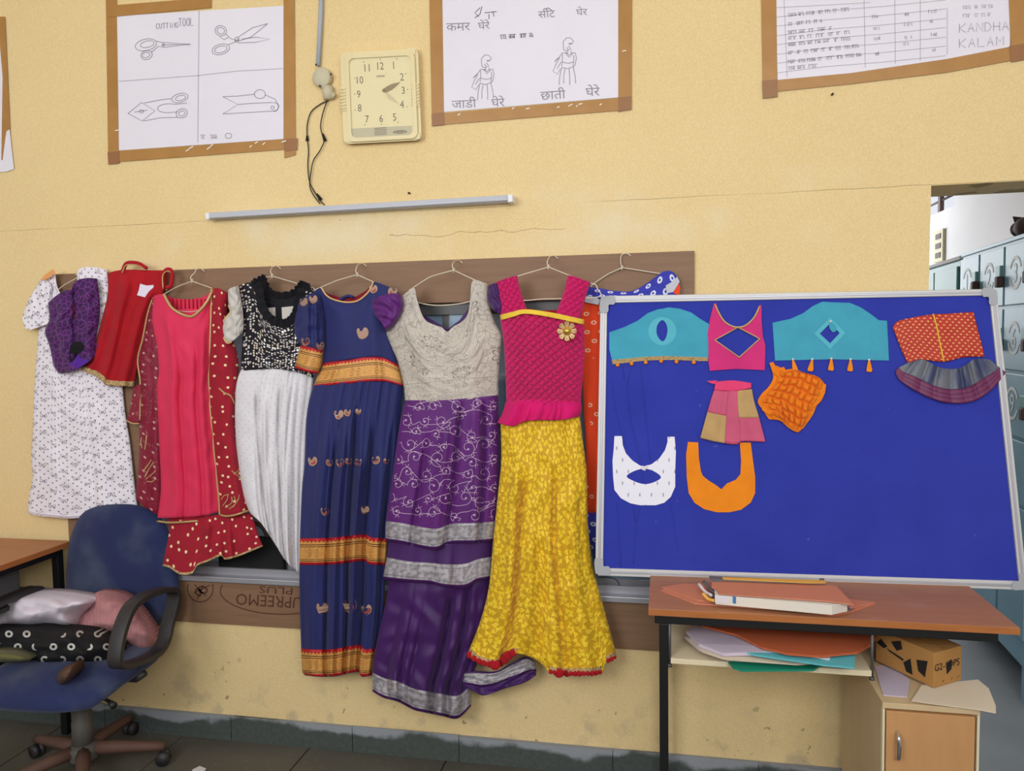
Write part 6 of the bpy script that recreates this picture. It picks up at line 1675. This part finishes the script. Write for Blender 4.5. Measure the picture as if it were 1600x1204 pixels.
# ------------------------------------------------------------------ swivel chair
CX, CYc = -2.145, 2.43
ch = empty('office_chair', (CX, CYc, 0), 'dusty blue swivel office chair with black loop arms before the desk', 'chair')
ca_, sa_ = math.cos(.06), math.sin(.06)
def cp(x, y, z): return np.array([CX+ca_*x-sa_*y, CYc+sa_*x+ca_*y, z])       # chair space: -y is the front
def cushion(name, cx, cy, cz_, hw, hd, th, mt, tiltx=0.0, r=.35, nx=22, ny=22, puff=.02, vert=False, taper=0.0, curve=0.0):
    """rounded pad; vert: upright backrest"""
    V, F = [], []
    for side in (1, -1):
        for j in range(ny+1):
            for i in range(nx+1):
                u, v = -1+2*i/nx, -1+2*j/ny
                # squircle mapping
                k = max(abs(u), abs(v)); n_ = math.hypot(u, v)
                pw = 3.2
                q = (abs(u)**pw+abs(v)**pw)**(1/pw)
                f_ = (k/q) if q > 0 else 0
                x, y = u*f_*hw*(1-taper*(v*.5+.5)), v*f_*hd
                e = max(0, 1-k**4)
                h = side*(th/2*(.35+.65*e**.5)+(puff*e if side > 0 else 0))
                if vert: V.append(cp(cx+x, cy-h-curve*(u*u)*.5+tiltx*y, cz_+y))
                else: V.append(cp(cx+x, cy+y, cz_+h+tiltx*y*0-curve*max(0, -v-.4)*.15))
    n_ = (nx+1)*(ny+1)
    for s_ in (0, 1):
        for j in range(ny):
            for i in range(nx):
                a = s_*n_+j*(nx+1)+i; q = (a, a+1, a+nx+2, a+nx+1); F.append(q if s_ == 0 else q[::-1])
    ring = [i for i in range(nx+1)] + [j*(nx+1)+nx for j in range(1, ny+1)] + [ny*(nx+1)+i for i in range(nx-1, -1, -1)] + [j*(nx+1) for j in range(ny-1, 0, -1)]
    for i in range(len(ring)):
        a, b = ring[i], ring[(i+1) % len(ring)]; F.append((a, n_+a, n_+b, b))
    o = mk(name, V, F, mt, ch, True)
    bm = bmesh.new(); bm.from_mesh(o.data); bmesh.ops.recalc_face_normals(bm, faces=bm.faces); bm.to_mesh(o.data); bm.free()
    return o
cushion('seat', .0, -.02, .415, .26, .245, .07, m['chair_blue'], curve=.4)
# backrest traced: wide below, rounded top
bkY = 2.695
V, F = [], []
NB, NR = 40, 7
outl = catmull([(103, 930), (104, 880), (110, 840), (125, 806), (150, 791), (190, 787), (222, 791), (250, 808), (268, 840), (277, 890), (280, 930), (277, 960), (262, 975), (235, 976), (180, 976), (125, 972), (108, 955)], 4, True)
cc = np.array((190, 885)); n0 = len(outl)
for ri in range(NR):
    k = 1-(ri/NR)**1.5*.999 if ri else 1.0
    for p_ in outl:
        q_ = cc+(p_-cc)*(1-ri/NR); dep = .006+.030*(1-(1-ri/NR)**4)
        V.append(at(q_[0], q_[1], bkY-dep))
V.append(at(cc[0], cc[1], bkY-.036))
for ri in range(NR-1):
    for i in range(n0):
        j = (i+1) % n0; F.append((ri*n0+i, ri*n0+j, (ri+1)*n0+j, (ri+1)*n0+i))
for i in range(n0): F.append(((NR-1)*n0+i, (NR-1)*n0+(i+1) % n0, len(V)-1))
b0_ = len(V)
for p_ in outl: V.append(at(p_[0], p_[1], bkY+.022))
for i in range(n0): F.append((i, b0_+i, b0_+(i+1) % n0, (i+1) % n0))
F.append(tuple(range(b0_, b0_+n0)))
o = mk('backrest', V, F, m['chair_blue'], ch, True)
bm = bmesh.new(); bm.from_mesh(o.data); bmesh.ops.recalc_face_normals(bm, faces=bm.faces); bm.to_mesh(o.data); bm.free()
tube('back_bracket', catmull([cp(0, .16, .37), cp(0, .26, .37), cp(0, .285, .42), cp(0, .285, .56)], 5), .02, m['chair_black'], ch, 8)
box('seat_pan', tuple(cp(-.16, -.16, .365)), tuple(cp(.16, .16, .385)), m['chair_black'], ch, .01)
box('tilt_box', tuple(cp(-.07, -.08, .325)), tuple(cp(.07, .08, .366)), m['chair_black'], ch, .01)
lathe('gas_column', cp(0, 0, .1), [(.036, 0), (.036, .1), (.034, .102), (.034, .15), (.026, .152), (.026, .232)], m['chair_grey'], ch, 18)
tube('tilt_lever', [cp(.05, -.05, .345), cp(.2, -.12, .345), cp(.235, -.14, .338)], [.006, .006, .014], m['chair_black'], ch, 8)
lathe('hub', cp(0, 0, .055), [(.05, 0), (.055, .01), (.055, .05), (.04, .062)], m['chair_grey'], ch, 18)
for k in range(5):
    a = math.radians(18+72*k); dx_, dy_ = math.cos(a), math.sin(a)
    path = [cp(dx_*r_, dy_*r_, z_) for r_, z_ in ((.03, .092), (.12, .088), (.24, .075), (.285, .07))]
    Vt, Ft = tube_vf(path, [.026, .024, .018, .015], 8)
    leg = mk('base_arm', Vt, Ft, m['chair_brown'], ch, True)
    tube('caster_stem', [cp(dx_*.28, dy_*.28, .07), cp(dx_*.28, dy_*.28, .04)], .007, m['chair_black'], leg, 6)
    for s_ in (-1, 1):
        wx = cp(dx_*.28-dy_*.012*s_, dy_*.28+dx_*.012*s_, .026)
        V2 = []; ax = np.array([-dy_, dx_, 0])
        tube('caster_wheel', [wx-ax*.009, wx+ax*.009], .026, m['chair_black'], leg, 14)
# loop armrests
def strap_loop(name, pts, wd, th, mt):
    P = catmull(pts, 6, True); V, F = [], []
    n_ = len(P); c = P.mean(0)
    ax = np.array([ca_, sa_, 0])
    T = np.roll(P, -1, 0)-np.roll(P, 1, 0); T /= np.linalg.norm(T, axis=1)[:, None]
    for p_, t_ in zip(P, T):
        nr = np.cross(ax, t_)
        for a, b in ((-1, -1), (1, -1), (1, 1), (-1, 1)): V.append(p_+ax*a*wd/2+nr*b*th/2)
    for i in range(n_):
        j = (i+1) % n_
        for k in range(4): F.append((i*4+k, i*4+(k+1) % 4, j*4+(k+1) % 4, j*4+k))
    o = mk(name, V, F, mt, ch, False)
    bevel(o, .004, 2); o.data.polygons.foreach_set('use_smooth', [True]*len(o.data.polygons))
    return o
def arm_pts(px_list, x):
    """trace in px on the vertical plane of that armrest"""
    P0 = cp(x, 0, 0); nrm = np.array([ca_, sa_, 0]); return [atplane(a, b, P0, nrm) for a, b in px_list]
strap_loop('armrest', arm_pts([(271, 924), (255, 921), (225, 931), (204, 948), (192, 972), (184, 1000), (180, 1030), (186, 1040), (205, 1037), (240, 1022), (255, 1003), (262, 975), (270, 945)], .285), .05, .02, m['chair_black'])
strap_loop('armrest', [cp(-.285, y, z_) for y, z_ in ((.16, .64), (.08, .655), (-.08, .65), (-.18, .60), (-.215, .52), (-.21, .43), (-.12, .40), (.04, .41), (.12, .47), (.16, .56))], .05, .02, m['chair_black'])
for x in (-.285, .285):
    s_ = 1 if x > 0 else -1
    tube('arm_bracket', [cp(.13*s_, -.02, .38), cp(.25*s_, -.03, .385), cp(.285*s_, -.03, .41)], .012, m['chair_black'], ch, 8)

# clothes heaped on the seat
def heap(name, label, cat, outline, y_front, ydep, mt, amp, seed, group=None, parent=None, n=16):
    """folded cloth lump: traced outline, domed toward the viewer with creases"""
    r = random.Random(seed); O = catmull(outline, 4, True); c = O.mean(0); n0 = len(O)
    V, F, U = [], [], []
    ph = [r.uniform(0, 6.28) for _ in range(6)]
    for ri in range(n):
        k = 1-ri/n
        for p_ in O:
            q_ = c+(p_-c)*k; e = 1-k**3
            cr = amp*(math.sin(q_[0]*.11+ph[0]+1.3*math.sin(q_[1]*.09+ph[1]))+.6*math.sin(q_[1]*.21+q_[0]*.05+ph[2])+.8*abs(math.sin(q_[0]*.07-q_[1]*.16+ph[3]+math.sin(q_[0]*.05)))+.4*abs(math.sin(q_[0]*.2+q_[1]*.12+ph[4])))*min(1, e*1.6)
            V.append(at(q_[0], q_[1], y_front+ydep*(1-e)-cr)); U.append((q_[0]/100, -q_[1]/100))
    V.append(at(c[0], c[1], y_front)); U.append((c[0]/100, -c[1]/100))
    for ri in range(n-1):
        for i in range(n0):
            j = (i+1) % n0; F.append((ri*n0+i, ri*n0+j, (ri+1)*n0+j, (ri+1)*n0+i))
    for i in range(n0): F.append(((n-1)*n0+i, (n-1)*n0+(i+1) % n0, len(V)-1))
    b0 = len(V)
    for p_ in O:
        V.append(at(p_[0], p_[1], y_front+ydep)); U.append((p_[0]/100, -p_[1]/100))
    V2 = [v+np.array([0, .04, 0]) for v in V[b0:]]; V = V[:b0]+V2
    for i in range(n0): F.append((i, b0+i, b0+(i+1) % n0, (i+1) % n0))
    F.append(tuple(range(b0, b0+n0)))
    o = mk(name, V, F, mt, parent, True, U)
    bm = bmesh.new(); bm.from_mesh(o.data); bmesh.ops.recalc_face_normals(bm, faces=bm.faces); bm.to_mesh(o.data); bm.free()
    if parent is None: tag(o, label, cat, group)
    return o
HG = 'clothes heaped on the chair'
heap('pink_cardigan', 'dusty pink ribbed knit garment heaped on the chair seat', 'garment', [(115, 978), (122, 962), (140, 945), (145, 928), (165, 924), (195, 932), (215, 952), (232, 975), (243, 995), (238, 1012), (224, 1021), (200, 1012), (175, 1000), (140, 988)], 2.475, .10, m['pink_rib'], .008, 3, HG)
heap('white_shirt', 'crumpled white cotton garment heaped on the chair seat', 'garment', [(-30, 965), (-10, 945), (20, 930), (60, 924), (105, 926), (148, 935), (140, 948), (125, 962), (116, 980), (80, 978), (40, 981), (-20, 982)], 2.42, .12, m['white_cloth'], .010, 5, HG)
hb = empty('bandhani_cloth', at(90, 1040, 2.30), 'black tie-dyed cloth with white rings at the front of the chair seat', 'cloth', HG)
heap('cloth', '', '', [(-30, 980), (30, 978), (90, 980), (140, 985), (178, 1000), (186, 1018), (176, 1038), (130, 1042), (80, 1044), (20, 1042), (-30, 1040)], 2.30, .14, m['bandhani'], .010, 8, None, hb)
heap('printed_fold', '', '', [(-30, 1020), (10, 1018), (40, 1024), (44, 1032), (10, 1034), (-30, 1034)], 2.225, .04, m['olive'], .004, 9, None, hb, 8)
heap('leather_strap', '', '', [(92, 1050), (104, 1040), (116, 1038), (118, 1050), (106, 1066), (94, 1070), (88, 1062)], 2.19, .05, m['brown_leather'], .003, 10, None, hb, 8)
# scrap of paper on the floor
o = layer('paper_scrap', [(300, 1202), (312, 1196), (322, 1200), (316, 1210), (302, 1212)], .0005, .0015, m['white_sheet'], None); tag(o, 'small torn white paper scrap on the stone floor', 'paper')
